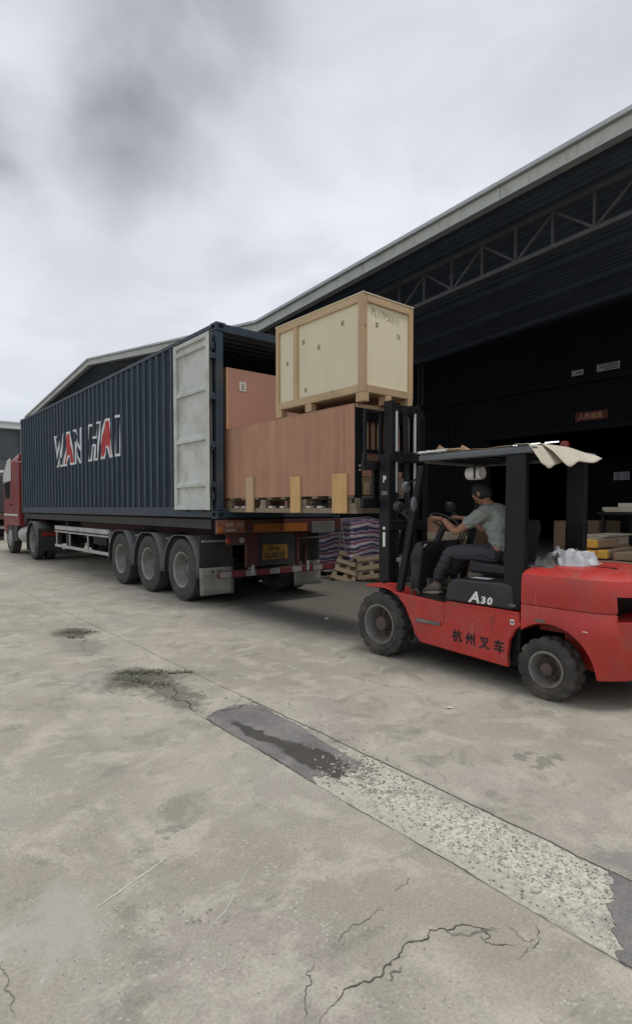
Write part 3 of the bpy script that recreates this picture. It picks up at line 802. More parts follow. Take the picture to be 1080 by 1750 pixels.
# front wall, roof, floor, rails, posts, castings
mb = MB(); xs = []; x = CX0 + 0.16
while x < CX1 - 0.16:
    xs += [(x, 0), (x + 0.11, 0), (x + 0.13, 0.04), (x + 0.24, 0.04)]; x += 0.26
xs = [q for q in xs if q[0] < CX1 - 0.15]; N = len(xs)
mb.v = [(q, CY1 - 0.02 - d, CZ0 + 0.16) for q, d in xs] + [(q, CY1 - 0.02 - d, CZ1 - 0.06) for q, d in xs]
mb.f = [(i, i + 1, N + i + 1, N + i) for i in range(N - 1)]
mb.build('front_wall', M_BLUE, con, solid=0.003, fix=False)
mb = MB(); ys = []; y = CY0 + 0.3
while y < CY1 - 0.2:
    ys += [(y, 0), (y + 0.09, 0), (y + 0.11, 0.02), (y + 0.19, 0.02)]; y += 0.21
N = len(ys)
mb.v = [(CX0 + 0.05, q, CZ1 - 0.03 + d) for q, d in ys] + [(CX1 - 0.05, q, CZ1 - 0.03 + d) for q, d in ys]
mb.f = [(i, i + 1, N + i + 1, N + i) for i in range(N - 1)]
mb.build('roof', M_BLUE, con, solid=0.003, fix=False)
box('floor', M_PLYFLOOR, con, CX0 + 0.05, CX1 - 0.05, CY0 + 0.1, CY1 - 0.06, CZ0 + 0.12, CZ0 + 0.148, bevel=0)
for x in (CX0, CX1 - 0.055):
    box('top_rail', M_BLUED, con, x, x + 0.055, CY0 + 0.17, CY1 - 0.17, CZ1 - 0.062, CZ1 - 0.002, bevel=0.004)
    box('bottom_rail', M_BLUED, con, x - 0.004, x + 0.05, CY0 + 0.17, CY1 - 0.17, CZ0 + 0.01, CZ0 + 0.165, bevel=0.004)
    for k in range(0, 9):
        pass
for x, xi in ((CX0, CX0 + 0.12), (CX1 - 0.12, CX1)):
    box('corner_post', M_BLUED, con, x + 0.002, xi - 0.002, CY0 + 0.006, CY0 + 0.168, CZ0 + 0.12, CZ1 - 0.12, bevel=0.006)
    box('corner_post', M_BLUED, con, x + 0.002, xi - 0.002, CY1 - 0.168, CY1 - 0.006, CZ0 + 0.12, CZ1 - 0.12, bevel=0.006)
# rear header and sill
box('rear_header', M_BLUED, con, CX0 + 0.122, CX1 - 0.122, CY0 + 0.01, CY0 + 0.12, CZ1 - 0.125, CZ1 - 0.004, bevel=0.006)
box('rear_sill', M_BLUED, con, CX0 + 0.122, CX1 - 0.122, CY0 + 0.01, CY0 + 0.14, CZ0 + 0.004, CZ0 + 0.125, bevel=0.006)
box('front_header', M_BLUED, con, CX0 + 0.122, CX1 - 0.122, CY1 - 0.1, CY1 - 0.005, CZ1 - 0.1, CZ1 - 0.004, bevel=0.006)
box('front_sill', M_BLUED, con, CX0 + 0.122, CX1 - 0.122, CY1 - 0.12, CY1 - 0.005, CZ0 + 0.004, CZ0 + 0.16, bevel=0.006)
# ISO corner castings with their oval holes
cast = None
for x in (CX0 - 0.004, CX1 - 0.158):
    for y in (CY0 - 0.004, CY1 - 0.174):
        for z in (CZ0 - 0.004, CZ1 - 0.114):
            if cast is None:
                mbc = MB().box(0, 0.162, 0, 0.178, 0, 0.118)
                cast = mbc.build('corner_casting', M_BLUED, con, local=True, loc=(x, y, z))
                cut = MB()
                cut.prism([(0.089 + (0.032 if abs(cos(t)) > 1e-9 and cos(t) > 0 else -0.032) + 0.026 * cos(t), 0.059 + 0.03 * sin(t)) for t in [2 * pi * k / 16 + 0.01 for k in range(16)]], 'x', -0.1, 0.3)
                cut.prism([(0.081 + (0.02 if cos(t) > 0 else -0.02) + 0.026 * cos(t), 0.059 + 0.03 * sin(t)) for t in [2 * pi * k / 16 + 0.01 for k in range(16)]], 'y', -0.1, 0.3)
                cut.v = [(a + x, b + y, c + z) for a, b, c in cut.v]
                boolean(cast, cut)
            else:
                inst(cast, con, (x, y, z))

# door leaves: hinged at the corner posts and swung right back along the sides
def door(x_in, x_out, s):
    """leaf lying flat along a side; x_in: face against the wall, x_out: its (inner) face turned outwards; s = direction out"""
    y0, y1 = CY0 + 0.06, CY0 + 0.06 + 1.17
    z0, z1 = CZ0 + 0.125, CZ1 - 0.135
    t = empty_part('door', con)
    t['label'] = 'open door leaf showing its light grey inner face with ribs' if s < 0 else 'other door leaf folded back on the far side'
    lo, hi = sorted((x_in, x_out)); w_ = 0.055
    # frame: stiles, rails
    box('stile', M_DOORIN, t, lo, hi, y0, y0 + 0.10, z0, z1, bevel=0.006)
    box('stile', M_DOORIN, t, lo, hi, y1 - 0.10, y1, z0, z1, bevel=0.006)
    a, b = y0 + 0.102, y1 - 0.102
    p = x_in + (x_out - x_in) * 0.25
    # corrugated panel: flat recessed fields with horizontal troughs standing out
    mb = MB(); H = z1 - z0
    prof = [(z0, 1)]
    for c in (0.155, 0.42, 0.70, 0.945):
        zc = z0 + H * c
        prof += [(zc - 0.055, 0), (zc - 0.05, 0.95), (zc - 0.005, 0.95), (zc + 0.055, 0.05)]
    prof = [(z0, 0.0)] + prof[1:] + [(z1, 0.0)]
    N = len(prof)
    X = lambda q: x_in + (x_out - x_in) * (0.15 + 0.8 * q)
    mb.v = [(X(q), a, z) for z, q in prof] + [(X(q), b, z) for z, q in prof]
    mb.f = [(i, i + 1, N + i + 1, N + i) for i in range(N - 1)]
    mb.build('ribbed_panel', M_DOORIN, t, solid=0.003, fix=False)
    box('door_rail', M_DOORIN, t, lo + 0.004, hi - 0.004, a, b, z0 + 0.002, z0 + 0.075, bevel=0.004)
    box('door_rail', M_DOORIN, t, lo + 0.004, hi - 0.004, a, b, z1 - 0.065, z1 - 0.002, bevel=0.004)
    mbg = MB(); e = 0.012
    mbg.box(lo + 0.015, hi - 0.015, y1, y1 + e, z0, z1); mbg.box(lo + 0.015, hi - 0.015, y0 - e, y0, z0, z1)
    mbg.build('gasket', M_GASKET, t)
    for k in range(4):
        zz = z0 + H * (0.08 + 0.28 * k)
        tube('hinge', M_BLUED, t, [((lo + hi) / 2 - s * 0.03, y0 - 0.03, zz - 0.05), ((lo + hi) / 2 - s * 0.03, y0 - 0.03, zz + 0.05)], 0.018, 8)
    for yy in (y0 + 0.32, y0 + 0.86):      # locking bars on the hidden outer face
        tube('locking_bar', M_BLUED, t, [(x_in - s * 0.022, yy, z0 - 0.03), (x_in - s * 0.022, yy, z1 + 0.03)], 0.017, 8)
door(CX0 - 0.045, CX0 - 0.10, -1)
door(CX1 + 0.045, CX1 + 0.10, 1)
for z in (CZ0 + 0.5, CZ0 + 1.1, CZ0 + 1.8, CZ0 + 2.4):
    box('hinge_lug', M_BLUED, con, CX0 - 0.09, CX0 + 0.0, CY0 + 0.012, CY0 + 0.04, z - 0.04, z + 0.04)

# company lettering painted over the corrugation: white outlines, two letters filled red
M_LW = mat('letter_white', (0.66, 0.68, 0.68), 0.6, var=0.15, scale=3)
M_LR = mat('letter_red', (0.42, 0.03, 0.03), 0.6, var=0.15, scale=3)
LZ0, LH = 2.62, 0.78
def lx(y, lift, z=3.0): return CX0 + 0.012 + corr(y) + dent(y, z) - lift - 0.003
def outline(pts, ya, wid, lw=0.05):
    """closed outline; pts in letter units (u to the right 0..1, v up 0..1); ya = left edge (high y)"""
    P = [(ya - u * wid, LZ0 + v * LH) for u, v in pts]; mb = MB(); n = len(P)
    for i in range(n):
        (y0, z0), (y1, z1) = P[i], P[(i + 1) % n]
        L = sqrt((y1 - y0) ** 2 + (z1 - z0) ** 2); dy, dz = (y1 - y0) / L, (z1 - z0) / L; ny, nz = -dz, dy
        k = max(1, int(L / 0.012)); vs = []
        for j in range(k + 1):
            s = -lw / 2 + (L + lw) * j / k
            for q in (-1, -0.33, 0.33, 1):
                yy, zz = y0 + dy * s + ny * q * lw / 2, z0 + dz * s + nz * q * lw / 2
                vs.append((lx(yy, 0.005, zz), yy, zz))
        mb.add(vs, [(j * 4 + q, j * 4 + q + 1, j * 4 + q + 5, j * 4 + q + 4) for j in range(k) for q in range(3)])
    return mb
def fill(pts, ya, wid):
    P = [(ya - u * wid, LZ0 + v * LH) for u, v in pts]; mb = MB(); n = len(P)
    y = min(p[0] for p in P); y2 = max(p[0] for p in P); st = 0.008
    while y < y2:
        yc = y + st / 2; zs = []
        for i in range(n):
            (a, za), (b, zb) = P[i], P[(i + 1) % n]
            if (a <= yc) != (b <= yc): zs.append(za + (zb - za) * (yc - a) / (b - a))
        zs.sort()
        for k in range(0, len(zs) - 1, 2):
            nz = max(1, int((zs[k + 1] - zs[k]) / 0.08))
            for q in range(nz):
                za, zb = zs[k] + (zs[k + 1] - zs[k]) * q / nz, zs[k] + (zs[k + 1] - zs[k]) * (q + 1) / nz
                mb.add([(lx(y, 0.003, za), y, za), (lx(y + st, 0.003, za), y + st, za), (lx(y + st, 0.003, zb), y + st, zb), (lx(y, 0.003, zb), y, zb)], [(0, 1, 2, 3)])
        y += st
    return mb
Wp = [(0, 1), (.17, 1), (.30, .30), (.46, .80), (.56, .80), (.72, .30), (.84, 1), (1, 1), (.82, 0), (.64, 0), (.51, .42), (.36, 0), (.18, 0)]
Ap = [(.36, 1), (.74, 1), (1, 0), (.74, 0), (.66, .26), (.46, .26), (.30, 0), (0, 0), (.10, .35)]
Np = [(.02, 1), (.28, 1), (.74, .38), (.74, 1), (1, 1), (.98, 0), (.72, 0), (.27, .62), (.25, 0), (0, 0)]
Hp = [(.14, 1), (.44, 1), (.38, .62), (.68, .62), (.74, 1), (1, 1), (.84, 0), (.56, 0), (.60, .40), (.32, .40), (.26, 0), (0, 0)]
Ip = [(.2, 1), (1, 1), (.8, 0), (0, 0)]
for nm, pts, ya, wid, red in (('letter', Wp, 15.95, 0.76, False), ('letter', Ap, 15.15, 0.72, True), ('letter', Np, 14.42, 0.66, False),
                              ('letter', Hp, 13.34, 0.80, False), ('letter', Ap, 12.52, 0.72, True), ('letter', Ip, 11.68, 0.32, False)):
    if red:
        fill(pts, ya, wid).build('letter_fill', M_LR, con, fix=False)
    outline(pts, ya, wid).build('letter_outline', M_LW, con, fix=False)

# ================================================================ SEMI TRAILER
M_CHAS = mat('chassis_dark', (0.030, 0.028, 0.028), 0.7, var=0.25, scale=5, dirt=(0.08, 0.07, 0.06), dirt_amt=0.3)
M_TRED = mat('trailer_red', (0.060, 0.012, 0.012), 0.7, var=0.25, scale=4, dirt=(0.06, 0.05, 0.045), dirt_amt=0.35)
M_TYRE = mat('tyre_rubber', (0.045, 0.043, 0.041), 0.85, var=0.2, scale=8, dirt=(0.09, 0.082, 0.07), dirt_amt=0.5, dirt_scale=4, bump=0.2, bscale=80)
M_RIM_T = mat('trailer_rim', (0.31, 0.31, 0.295), 0.55, metal=0.2, var=0.2, scale=9, dirt=(0.18, 0.16, 0.14), dirt_amt=0.45)
M_HUB = mat('hub_dirty', (0.115, 0.11, 0.105), 0.75, var=0.25, scale=10, dirt=(0.07, 0.06, 0.05), dirt_amt=0.4)
M_MUDG = mat('mudguard_plastic', (0.10, 0.10, 0.105), 0.6, var=0.2, scale=6, dirt=(0.15, 0.14, 0.125), dirt_amt=0.35)
M_GALV = mat('galvanised', (0.42, 0.42, 0.41), 0.5, metal=0.4, var=0.15, scale=10, dirt=(0.20, 0.18, 0.16), dirt_amt=0.3)
M_FLAP = mat('mudflap_grey', (0.30, 0.29, 0.26), 0.75, var=0.15, scale=5, dirt=(0.20, 0.18, 0.15), dirt_amt=0.5)
M_ORANGE = mat('reflector_orange', (0.27, 0.09, 0.015), 0.45, var=0.15, scale=20)
M_REFR = mat('reflector_red', (0.13, 0.022, 0.027), 0.4, var=0.15)
M_REFW = mat('reflector_white', (0.22, 0.20, 0.20), 0.4, var=0.15)
M_LENS = mat('lamp_lens_red', (0.22, 0.03, 0.02), 0.25)
M_LENSO = mat('lamp_lens_amber', (0.40, 0.16, 0.05), 0.3)
tr = empty('semi_trailer', (5.47, 11.5, 0), 'dark red skeletal semi-trailer with three axles under the blue container', 'trailer')
XC = CX0 + CW / 2
for s in (-1, 1):                     # main beams, gooseneck
    mb = MB(); x = XC + s * 0.48
    mb.prism([(7.52, 1.05), (7.52, 1.38), (19.4, 1.38), (19.4, 1.20), (16.2, 1.20), (15.6, 0.86), (9.2, 0.86)], 'x', x - 0.07, x + 0.07)
    mb.build('main_beam', M_TRED, tr, bevel=0.01)
    box('side_rail', M_CHAS, tr, XC + s * 1.13 - 0.035, XC + s * 1.13 + 0.035, 7.75, 18.9, 1.22, 1.37, bevel=0.006)
for y in [8.0 + 0.9 * i for i in range(12)]:
    box('cross_member', M_CHAS, tr, CX0 + 0.08, CX1 - 0.08, y - 0.04, y + 0.04, 1.235, 1.33, bevel=0)
box('bolster', M_CHAS, tr, CX0 + 0.05, CX1 - 0.05, 18.95, 19.35, 1.22, 1.377, bevel=0.01)
# wheels: outer and inner tyre of each dual, deep dished rim, hub
def tyre_mesh(R, W, rim, n=60, lug=0.012, k=3, grooves=True):
    mb = MB(); prof = [(-W * 0.40, rim), (-W * 0.49, rim + (R - rim) * 0.35), (-W * 0.5, rim + (R - rim) * 0.6), (-W * 0.44, R - 0.03), (-W * 0.40, R - 0.006)]
    tread = [(-W * 0.40, R), (-W * 0.22, R), (-W * 0.20, R - lug), (-W * 0.12, R - lug), (-W * 0.10, R), (W * 0.10, R), (W * 0.12, R - lug), (W * 0.20, R - lug), (W * 0.22, R), (W * 0.40, R)]
    full = prof + tread[1:-1] + [(-a, r) for a, r in prof[::-1]]
    N = len(full)
    for i in range(n):
        t = 2 * pi * i / n; cut = (i % k == 0)
        for j, (a, r) in enumerate(full):
            rr = r
            if cut and r > R - 0.04: rr = r - lug
            mb.v.append((a, rr * cos(t), rr * sin(t)))
    for i in range(n):
        i2 = (i + 1) % n
        for j in range(N - 1):
            mb.f.append((i * N + j, i * N + j + 1, i2 * N + j + 1, i2 * N + j))
    return mb
def truck_wheel(parent, name, x_out, y, sgn, R=0.52, proto={}):
    """x_out: outer face of the outer tyre; sgn = +1 when inward is +x"""
    key = sgn
    if key in proto: return inst(proto[key], parent, (x_out, y, R))
    t = bpy.data.objects.new(name, None); COL.objects.link(t); t.parent = parent
    t.location = Vector((x_out, y, R)) - ORG[parent]; ORG[t] = Vector((x_out, y, R))
    W = 0.26; rim = 0.285
    for xo in (W / 2, W * 1.5 + 0.07):
        mb = tyre_mesh(R, W, rim, 54, 0.008, 2)
        mb.v = [((a + xo) * sgn, b, c) for a, b, c in mb.v]
        mb.build('tyre', M_TYRE, t, local=True, loc=ORG[t], auto=40)
    mb = MB()
    prof = [(0.02, 0.292), (0.012, 0.30), (0.022, 0.272), (0.10, 0.262), (0.205, 0.25), (0.215, 0.245)]
    mb.lathe([(a * sgn, r) for a, r in prof], (0, 0, 0), 'x', 40, cap=False)
    mb.build('rim', M_RIM_T, t, local=True, loc=ORG[t], auto=35)
    mb = MB(); mb.lathe([(0.212 * sgn, 0.249), (0.20 * sgn, 0.21), (0.19 * sgn, 0.13), (0.13 * sgn, 0.115), (0.11 * sgn, 0.09), (0.105 * sgn, 0.02)], (0, 0, 0), 'x', 28)
    for i in range(10):
        a = 2 * pi * i / 10; mb.lathe([(0.20 * sgn, 0.016), (0.155 * sgn, 0.016), (0.15 * sgn, 0.008)], (0, 0.165 * cos(a), 0.165 * sin(a)), 'x', 6)
    mb.build('hub', M_HUB, t, local=True, loc=ORG[t], auto=35)
    proto[key] = t
    return t
AX = (8.70, 10.05, 11.40)
for y in AX:
    truck_wheel(tr, 'wheel', CX0 + 0.01, y, 1)
    truck_wheel(tr, 'wheel', CX1 - 0.01, y, -1)
    tube('axle', M_CHAS, tr, [(CX0 + 0.3, y, 0.52), (CX1 - 0.3, y, 0.52)], 0.07, 10)
    for s in (-1, 1):
        box('leaf_spring', M_CHAS, tr, XC + s * 0.48 - 0.04, XC + s * 0.48 + 0.04, y - 0.5, y + 0.5, 0.63, 0.70)
        box('spring_hanger', M_CHAS, tr, XC + s * 0.48 - 0.05, XC + s * 0.48 + 0.05, y + 0.55, y + 0.66, 0.55, 0.90)
    for xs_, xe in ((CX0 + 0.0, CX0 + 0.64), (CX1 - 0.64, CX1)):   # half-round mudguards
        mb = MB(); a0, a1, n = radians(-8), radians(188), 18; R1 = 0.63
        for i in range(n + 1):
            a = a0 + (a1 - a0) * i / n
            fl = 0.10 * (1 if i in (0, n) else 0)
            for xx, rr in ((xs_, R1 - 0.03), (xs_, R1), (xs_ + 0.1, R1 + 0.012), (xe - 0.1, R1 + 0.012), (xe, R1), (xe, R1 - 0.03)):
                mb.v.append((xx, y + rr * cos(a), 0.52 + min(rr * sin(a), 0.565)))
        for i in range(n):
            for j in range(5): mb.f.append((i * 6 + j, i * 6 + j + 1, (i + 1) * 6 + j + 1, (i + 1) * 6 + j))
        mb.build('mudguard', M_MUDG, tr, smooth=True, solid=0.006, fix=False)
for y in (9.37, 10.72, 7.98, 12.1):
    tube('mudguard_bracket', M_GALV, tr, [(CX0 + 0.02, y - 0.12 if y > 8 else y, 1.02), (XC - 0.45, y - 0.12 if y > 8 else y, 1.02)], 0.018, 8)
    tube('mudguard_bracket', M_GALV, tr, [(CX1 - 0.02, y - 0.12 if y > 8 else y, 1.02), (XC + 0.45, y - 0.12 if y > 8 else y, 1.02)], 0.018, 8)
# dark inner mud shield behind the last wheels and the two mud flaps
for x0, x1, lab in ((CX0 - 0.02, CX0 + 0.58, 'near'), (CX1 - 0.62, CX1 - 0.02, 'far')):
    box('mud_shield', M_CHAS, tr, x0 + 0.02, x1 + 0.02, 8.02, 8.04, 0.55, 1.12, bevel=0)
    mb = MB(); n = 8; z0, z1 = 0.17, 0.60
    for i in range(n + 1):
        for j in range(5):
            u = i / n; v = j / 4
            mb.v.append((x0 + (x1 - x0) * u, 7.985 + 0.02 * sin(u * 4) * (1 - v) - 0.03 * (1 - v), z0 + (z1 - z0) * v))
    for i in range(n):
        for j in range(4): mb.f.append((i * 5 + j, (i + 1) * 5 + j, (i + 1) * 5 + j + 1, i * 5 + j + 1))
    fl = mb.build('mudflap', M_FLAP, tr, solid=0.008, smooth=True)
    mk = MB()
    for k in range(7):
        xx = x0 + 0.10 + k * 0.05; mk.box(xx, xx + 0.028, 7.945, 7.947, 0.46 + 0.008 * (k % 2), 0.475)
    mk.box(x0 + 0.18, x0 + 0.24, 7.945, 7.947, 0.52, 0.56); mk.box(x0 + 0.30, x0 + 0.37, 7.945, 7.947, 0.51, 0.56)
    mk.build('print', mat('flap_print', (0.09, 0.08, 0.06), 0.8), fl)
# rear frame: red beam with lamps, orange plates, centre frame, number plate, striped bumper
box('rear_beam', M_TRED, tr, CX0 + 0.0, CX1 - 0.0, 7.42, 7.54, 1.15, 1.365, bevel=0.008)
box('lamp_board', mat('lamp_board_rust', (0.15, 0.055, 0.03), 0.6, var=0.3, scale=9), tr, CX0 - 0.05, CX0 + 0.44, 7.38, 7.415, 1.17, 1.36, bevel=0.004)
box('lamp_board', M_HUB, tr, 6.0, 6.5, 7.38, 7.415, 1.13, 1.32, bevel=0.004)
for i, x in enumerate((CX0 + 0.04,)):
    box('side_reflector', M_ORANGE, tr, CX0 - 0.052, CX0 + 0.03, 7.365, 7.379, 1.18, 1.27, bevel=0)
box('reflector', M_REFW, tr, CX0 + 0.10, CX0 + 0.26, 7.366, 7.379, 1.195, 1.225, bevel=0)
for s_, x_ in (('GYB', 0.13), ('7753', 0.31)): text_mb(s_, 0.08, 'y', (CX0 + x_ - 0.04, 7.374, 1.265), bold=0.0015, sx=0.85).build('lettering', M_FLAP, tr, fix=False)
for x in (4.87, 5.40):
    box('reflector_plate', M_ORANGE, tr, x, x + 0.505, 7.40, 7.415, 1.165, 1.30, bevel=0.002)
box('rear_panel', M_TRED, tr, 4.40, 4.74, 7.44, 7.47, 0.98, 1.148, bevel=0.004)
for x in (4.42, 4.66):
    mb = MB().lathe([(-0.03, 0.02), (-0.025, 0.042), (0.0, 0.045)], (x, 7.44, 1.05), 'y', 20); mb.build('tail_lamp', M_REFW if x > 4.6 else M_LENS, tr, auto=40)
box('center_post', M_TRED, tr, 4.76, 4.98, 7.46, 7.52, 0.62, 1.148, bevel=0.006)
box('center_post', M_TRED, tr, 5.74, 5.80, 7.46, 7.52, 0.60, 1.148, bevel=0.006)
box('center_plate', M_CHAS, tr, 4.99, 5.73, 7.50, 7.515, 0.63, 1.14, bevel=0)
npl = box('number_plate', mat('plate_yellow', (0.22, 0.12, 0.016), 0.5, var=0.25, scale=12, dirt=(0.10, 0.07, 0.03), dirt_amt=0.3), tr, 5.08, 5.57, 7.485, 7.498, 0.72, 0.96, bevel=0.003)
text_mb('沪·A', 0.085, 'y', (5.19, 7.482, 0.865), bold=0.003, sx=1.3).build('characters', M_GASKET, npl, fix=False)
text_mb('GU05挂', 0.125, 'y', (5.105, 7.482, 0.745), bold=0.003, sx=0.98).build('characters', M_GASKET, npl, fix=False)
xx = CX0 + 0.02; k = 0
bump_ = box('bumper', M_TRED, tr, CX0 + 0.02, CX1 - 0.1, 7.46, 7.54, 0.48, 0.59, bevel=0.01)
while xx < CX1 - 0.2:
    box('stripe', M_REFW if k % 2 == 0 else M_REFR, bump_, xx + 0.02, xx + 0.22, 7.452, 7.458, 0.492, 0.58, bevel=0); xx += 0.225; k += 1
for x in (4.86, 5.95):
    box('bumper_bracket', M_FLAP if x < 5 else M_TRED, tr, x, x + 0.05, 7.50, 7.58, 0.50, 0.90, bevel=0.004)
    box('bumper_latch', M_GALV, tr, x - 0.02, x + 0.03, 7.43, 7.45, 0.50, 0.66, bevel=0.004)
# twist locks, air tank, cable
for x in (CX0 + 0.08, CX1 - 0.08):
    tube('twist_lock', M_CHAS, tr, [(x, 7.55, 1.30), (x, 7.55, 1.385)], 0.035, 10)
for yy in (12.6, 13.4):
    mb = MB().lathe([(-0.30, 0.05), (-0.28, 0.11), (0.28, 0.11), (0.30, 0.05)], (XC + 0.2, yy, 0.75), 'y', 18); mb.build('air_tank', M_CHAS, tr, auto=40)
# side guards
for xs_ in (CX0 + 0.02, CX1 - 0.02):
    for z, hz in ((1.03, 0.05), (0.93, 0.018), (0.56, 0.035)):
        box('guard_rail', M_GALV, tr, xs_ - 0.015, xs_ + 0.015, 12.05, 16.05, z - hz, z + hz, bevel=0.003)
    for y in (12.07, 13.5, 14.9, 16.03):
        box('guard_post', M_GALV, tr, xs_ + 0.017 if xs_ < 5 else xs_ - 0.047, xs_ + 0.047 if xs_ < 5 else xs_ - 0.017, y - 0.025, y + 0.025, 0.53, 1.07, bevel=0.003)
    for y in [12.3 + 0.5 * i for i in range(8)]:
        box('rail_block', M_CHAS, tr, xs_ - 0.017, xs_ + 0.01, y, y + 0.16, 0.95, 0.979, bevel=0)
for s in (-1, 1):
    mb = MB().box(XC + s * 0.75 - 0.06, XC + s * 0.75 + 0.06, 16.35, 16.47, 0.42, 1.24).box(XC + s * 0.75 - 0.15, XC + s * 0.75 + 0.15, 16.3, 16.52, 0.38, 0.41)
    mb.build('landing_leg', M_CHAS, tr, bevel=0.006)
box('spare_carrier', M_CHAS, tr, XC - 0.5, XC + 0.5, 14.2, 15.2, 0.60, 0.84, bevel=0.02)

# ================================================================ TRACTOR UNIT
M_CAB = mat('cab_red', (0.20, 0.022, 0.022), 0.35, var=0.12, scale=3, dirt=(0.10, 0.05, 0.045), dirt_amt=0.25)
M_CABW = mat('cab_white', (0.55, 0.53, 0.50), 0.45, var=0.08, scale=2)
M_GLASS = mat('dark_glass', (0.015, 0.018, 0.02), 0.08, var=0.05, spec=0.8)
tt = empty('tractor_truck', (XC, 21, 0), 'red truck cab with white roof deflector coupled to the trailer', 'truck')
TX0, TX1 = CX0 + 0.02, CX1 - 0.02
cabp = [(20.22, 0.95), (20.22, 3.05), (20.5, 3.12), (21.9, 3.12), (22.25, 2.75), (22.42, 1.9), (22.46, 0.75), (22.1, 0.62), (22.05, 0.62), (21.95, 0.95)]
cab = MB().prism(cabp, 'x', TX0, TX1).build('cab', M_CAB, tt, bevel=0.06, seg=3)
box('side_window', M_GLASS, tt, TX0 - 0.006, TX0 + 0.02, 21.35, 22.12, 1.85, 2.6, bevel=0.01)
box('door_handle', M_GASKET, tt, TX0 - 0.03, TX0 - 0.004, 21.12, 21.3, 1.62, 1.67)
box('side_trim', M_CABW, tt, TX0 - 0.012, TX0 - 0.002, 20.3, 22.35, 1.28, 1.34)
box('rear_window', M_GLASS, tt, TX0 + 0.5, TX1 - 0.5, 20.205, 20.225, 2.1, 2.6)
# deflector: white leading faces, red sides
mb = MB()
n = 8; secs = []
for i in range(n + 1):
    t = i / n; y = 20.25 + 1.75 * t; z = 3.42 - 0.36 * t ** 1.8; ins = 0.10 + 0.16 * (1 - t) * 0.3
    secs.append([(TX0 + 0.03, y, 3.1), (TX0 + 0.05, y, z - 0.16), (TX0 + 0.22, y, z), (TX1 - 0.22, y, z), (TX1 - 0.05, y, z - 0.16), (TX1 - 0.03, y, 3.1)])
mb.v = [v for s_ in secs for v in s_]
mb.f = [(i * 6 + j, i * 6 + j + 1, (i + 1) * 6 + j + 1, (i + 1) * 6 + j) for i in range(n) for j in range(5)] + [(0, 1, 2, 3, 4, 5), tuple(n * 6 + k for k in range(6))]
mb.build('roof_deflector', M_CAB, tt, auto=40)
mb = MB().prism([(21.15, 2.45), (21.15, 3.2), (21.6, 3.16), (22.25, 2.7), (22.40, 2.4)], 'x', TX0 - 0.03, TX0 - 0.005)
mb.build('white_side_panel', M_CABW, tt, bevel=0.006)
box('sun_visor', M_CABW, tt, TX0 + 0.05, TX1 - 0.05, 22.25, 22.6, 2.62, 2.75, bevel=0.02)
mb = MB().tube([(TX0 - 0.02, 22.2, 2.45), (TX0 - 0.28, 22.35, 2.45)], 0.018, 8).box(TX0 - 0.38, TX0 - 0.18, 22.3, 22.4, 1.95, 2.5)
mb.build('mirror', M_GASKET, tt, bevel=0.01)
box('front_bumper', M_CABW, tt, TX0 + 0.03, TX1 - 0.03, 22.1, 22.62, 0.35, 0.72, bevel=0.04)
for x in (TX0 + 0.1, TX1 - 0.45): box('headlight', M_REFW, tt, x, x + 0.35, 22.6, 22.64, 0.55, 0.70)
for s in (-1, 1): box('frame_rail', M_CHAS, tt, XC + s * 0.42 - 0.05, XC + s * 0.42 + 0.05, 17.5, 22.2, 0.80, 1.05, bevel=0.006)
box('fifth_wheel', M_CHAS, tt, XC - 0.45, XC + 0.45, 18.1, 18.9, 1.06, 1.19, bevel=0.02)
truck_wheel(tt, 'wheel', CX0 + 0.01, 18.45, 1); truck_wheel(tt, 'wheel', CX1 - 0.01, 18.45, -1)
tube('axle', M_CHAS, tt, [(CX0 + 0.3, 18.45, 0.52), (CX1 - 0.3, 18.45, 0.52)], 0.08, 10)
for x0 in (CX0 + 0.02, CX1 - 0.32):
    t = bpy.data.objects.new('wheel', None); COL.objects.link(t); t.parent = tt
    ORG[t] = Vector((x0 + 0.15, 21.55, 0.52)); t.location = ORG[t] - ORG[tt]
    tyre_mesh(0.52, 0.29, 0.29, 54, 0.008, 2).build('tyre', M_TYRE, t, local=True, loc=ORG[t], auto=40)
    sg = -1 if x0 < XC else 1
    MB().lathe([(0.13 * sg, 0.295), (0.14 * sg, 0.28), (0.09 * sg, 0.24), (0.14 * sg, 0.13), (0.16 * sg, 0.09), (0.16 * sg, 0.02)], (0, 0, 0), 'x', 32).build('rim', M_RIM_T, t, local=True, loc=ORG[t], auto=35)
tube('axle', M_CHAS, tt, [(CX0 + 0.25, 21.55, 0.5), (CX1 - 0.25, 21.55, 0.5)], 0.06, 10)
for xs_, xe in ((CX0 - 0.01, CX0 + 0.66), (CX1 - 0.66, CX1 + 0.01)):
    for yc, nm in ((18.45, 'mudguard'),):
        mb = MB(); n = 14; R1 = 0.63
        for i in range(n + 1):
            a = radians(-25) + radians(215) * i / n
            for x_, r_ in ((xs_, R1 - 0.04), (xs_, R1), (xe, R1), (xe, R1 - 0.04)): mb.v.append((x_, yc + r_ * cos(a), 0.52 + r_ * sin(a)))
        for i in range(n):
            for j in range(3): mb.f.append((i * 4 + j, i * 4 + j + 1, (i + 1) * 4 + j + 1, (i + 1) * 4 + j))
        mb.build(nm, M_MUDG, tt, smooth=True, solid=0.006, fix=False)
    box('rear_flap', M_CHAS, tt, xs_ + 0.01, xe - 0.01, 17.72, 17.75, 0.30, 0.95)
    box('tail_lamp', M_LENS, tt, xs_ + 0.1, xe - 0.1, 17.69, 17.719, 0.72, 0.84)
mb = MB().lathe([(-0.5, 0.1), (-0.48, 0.27), (0.48, 0.27), (0.5, 0.1)], (CX0 + 0.3, 19.9, 0.68), 'y', 24); mb.build('fuel_tank', M_GALV, tt, auto=40)
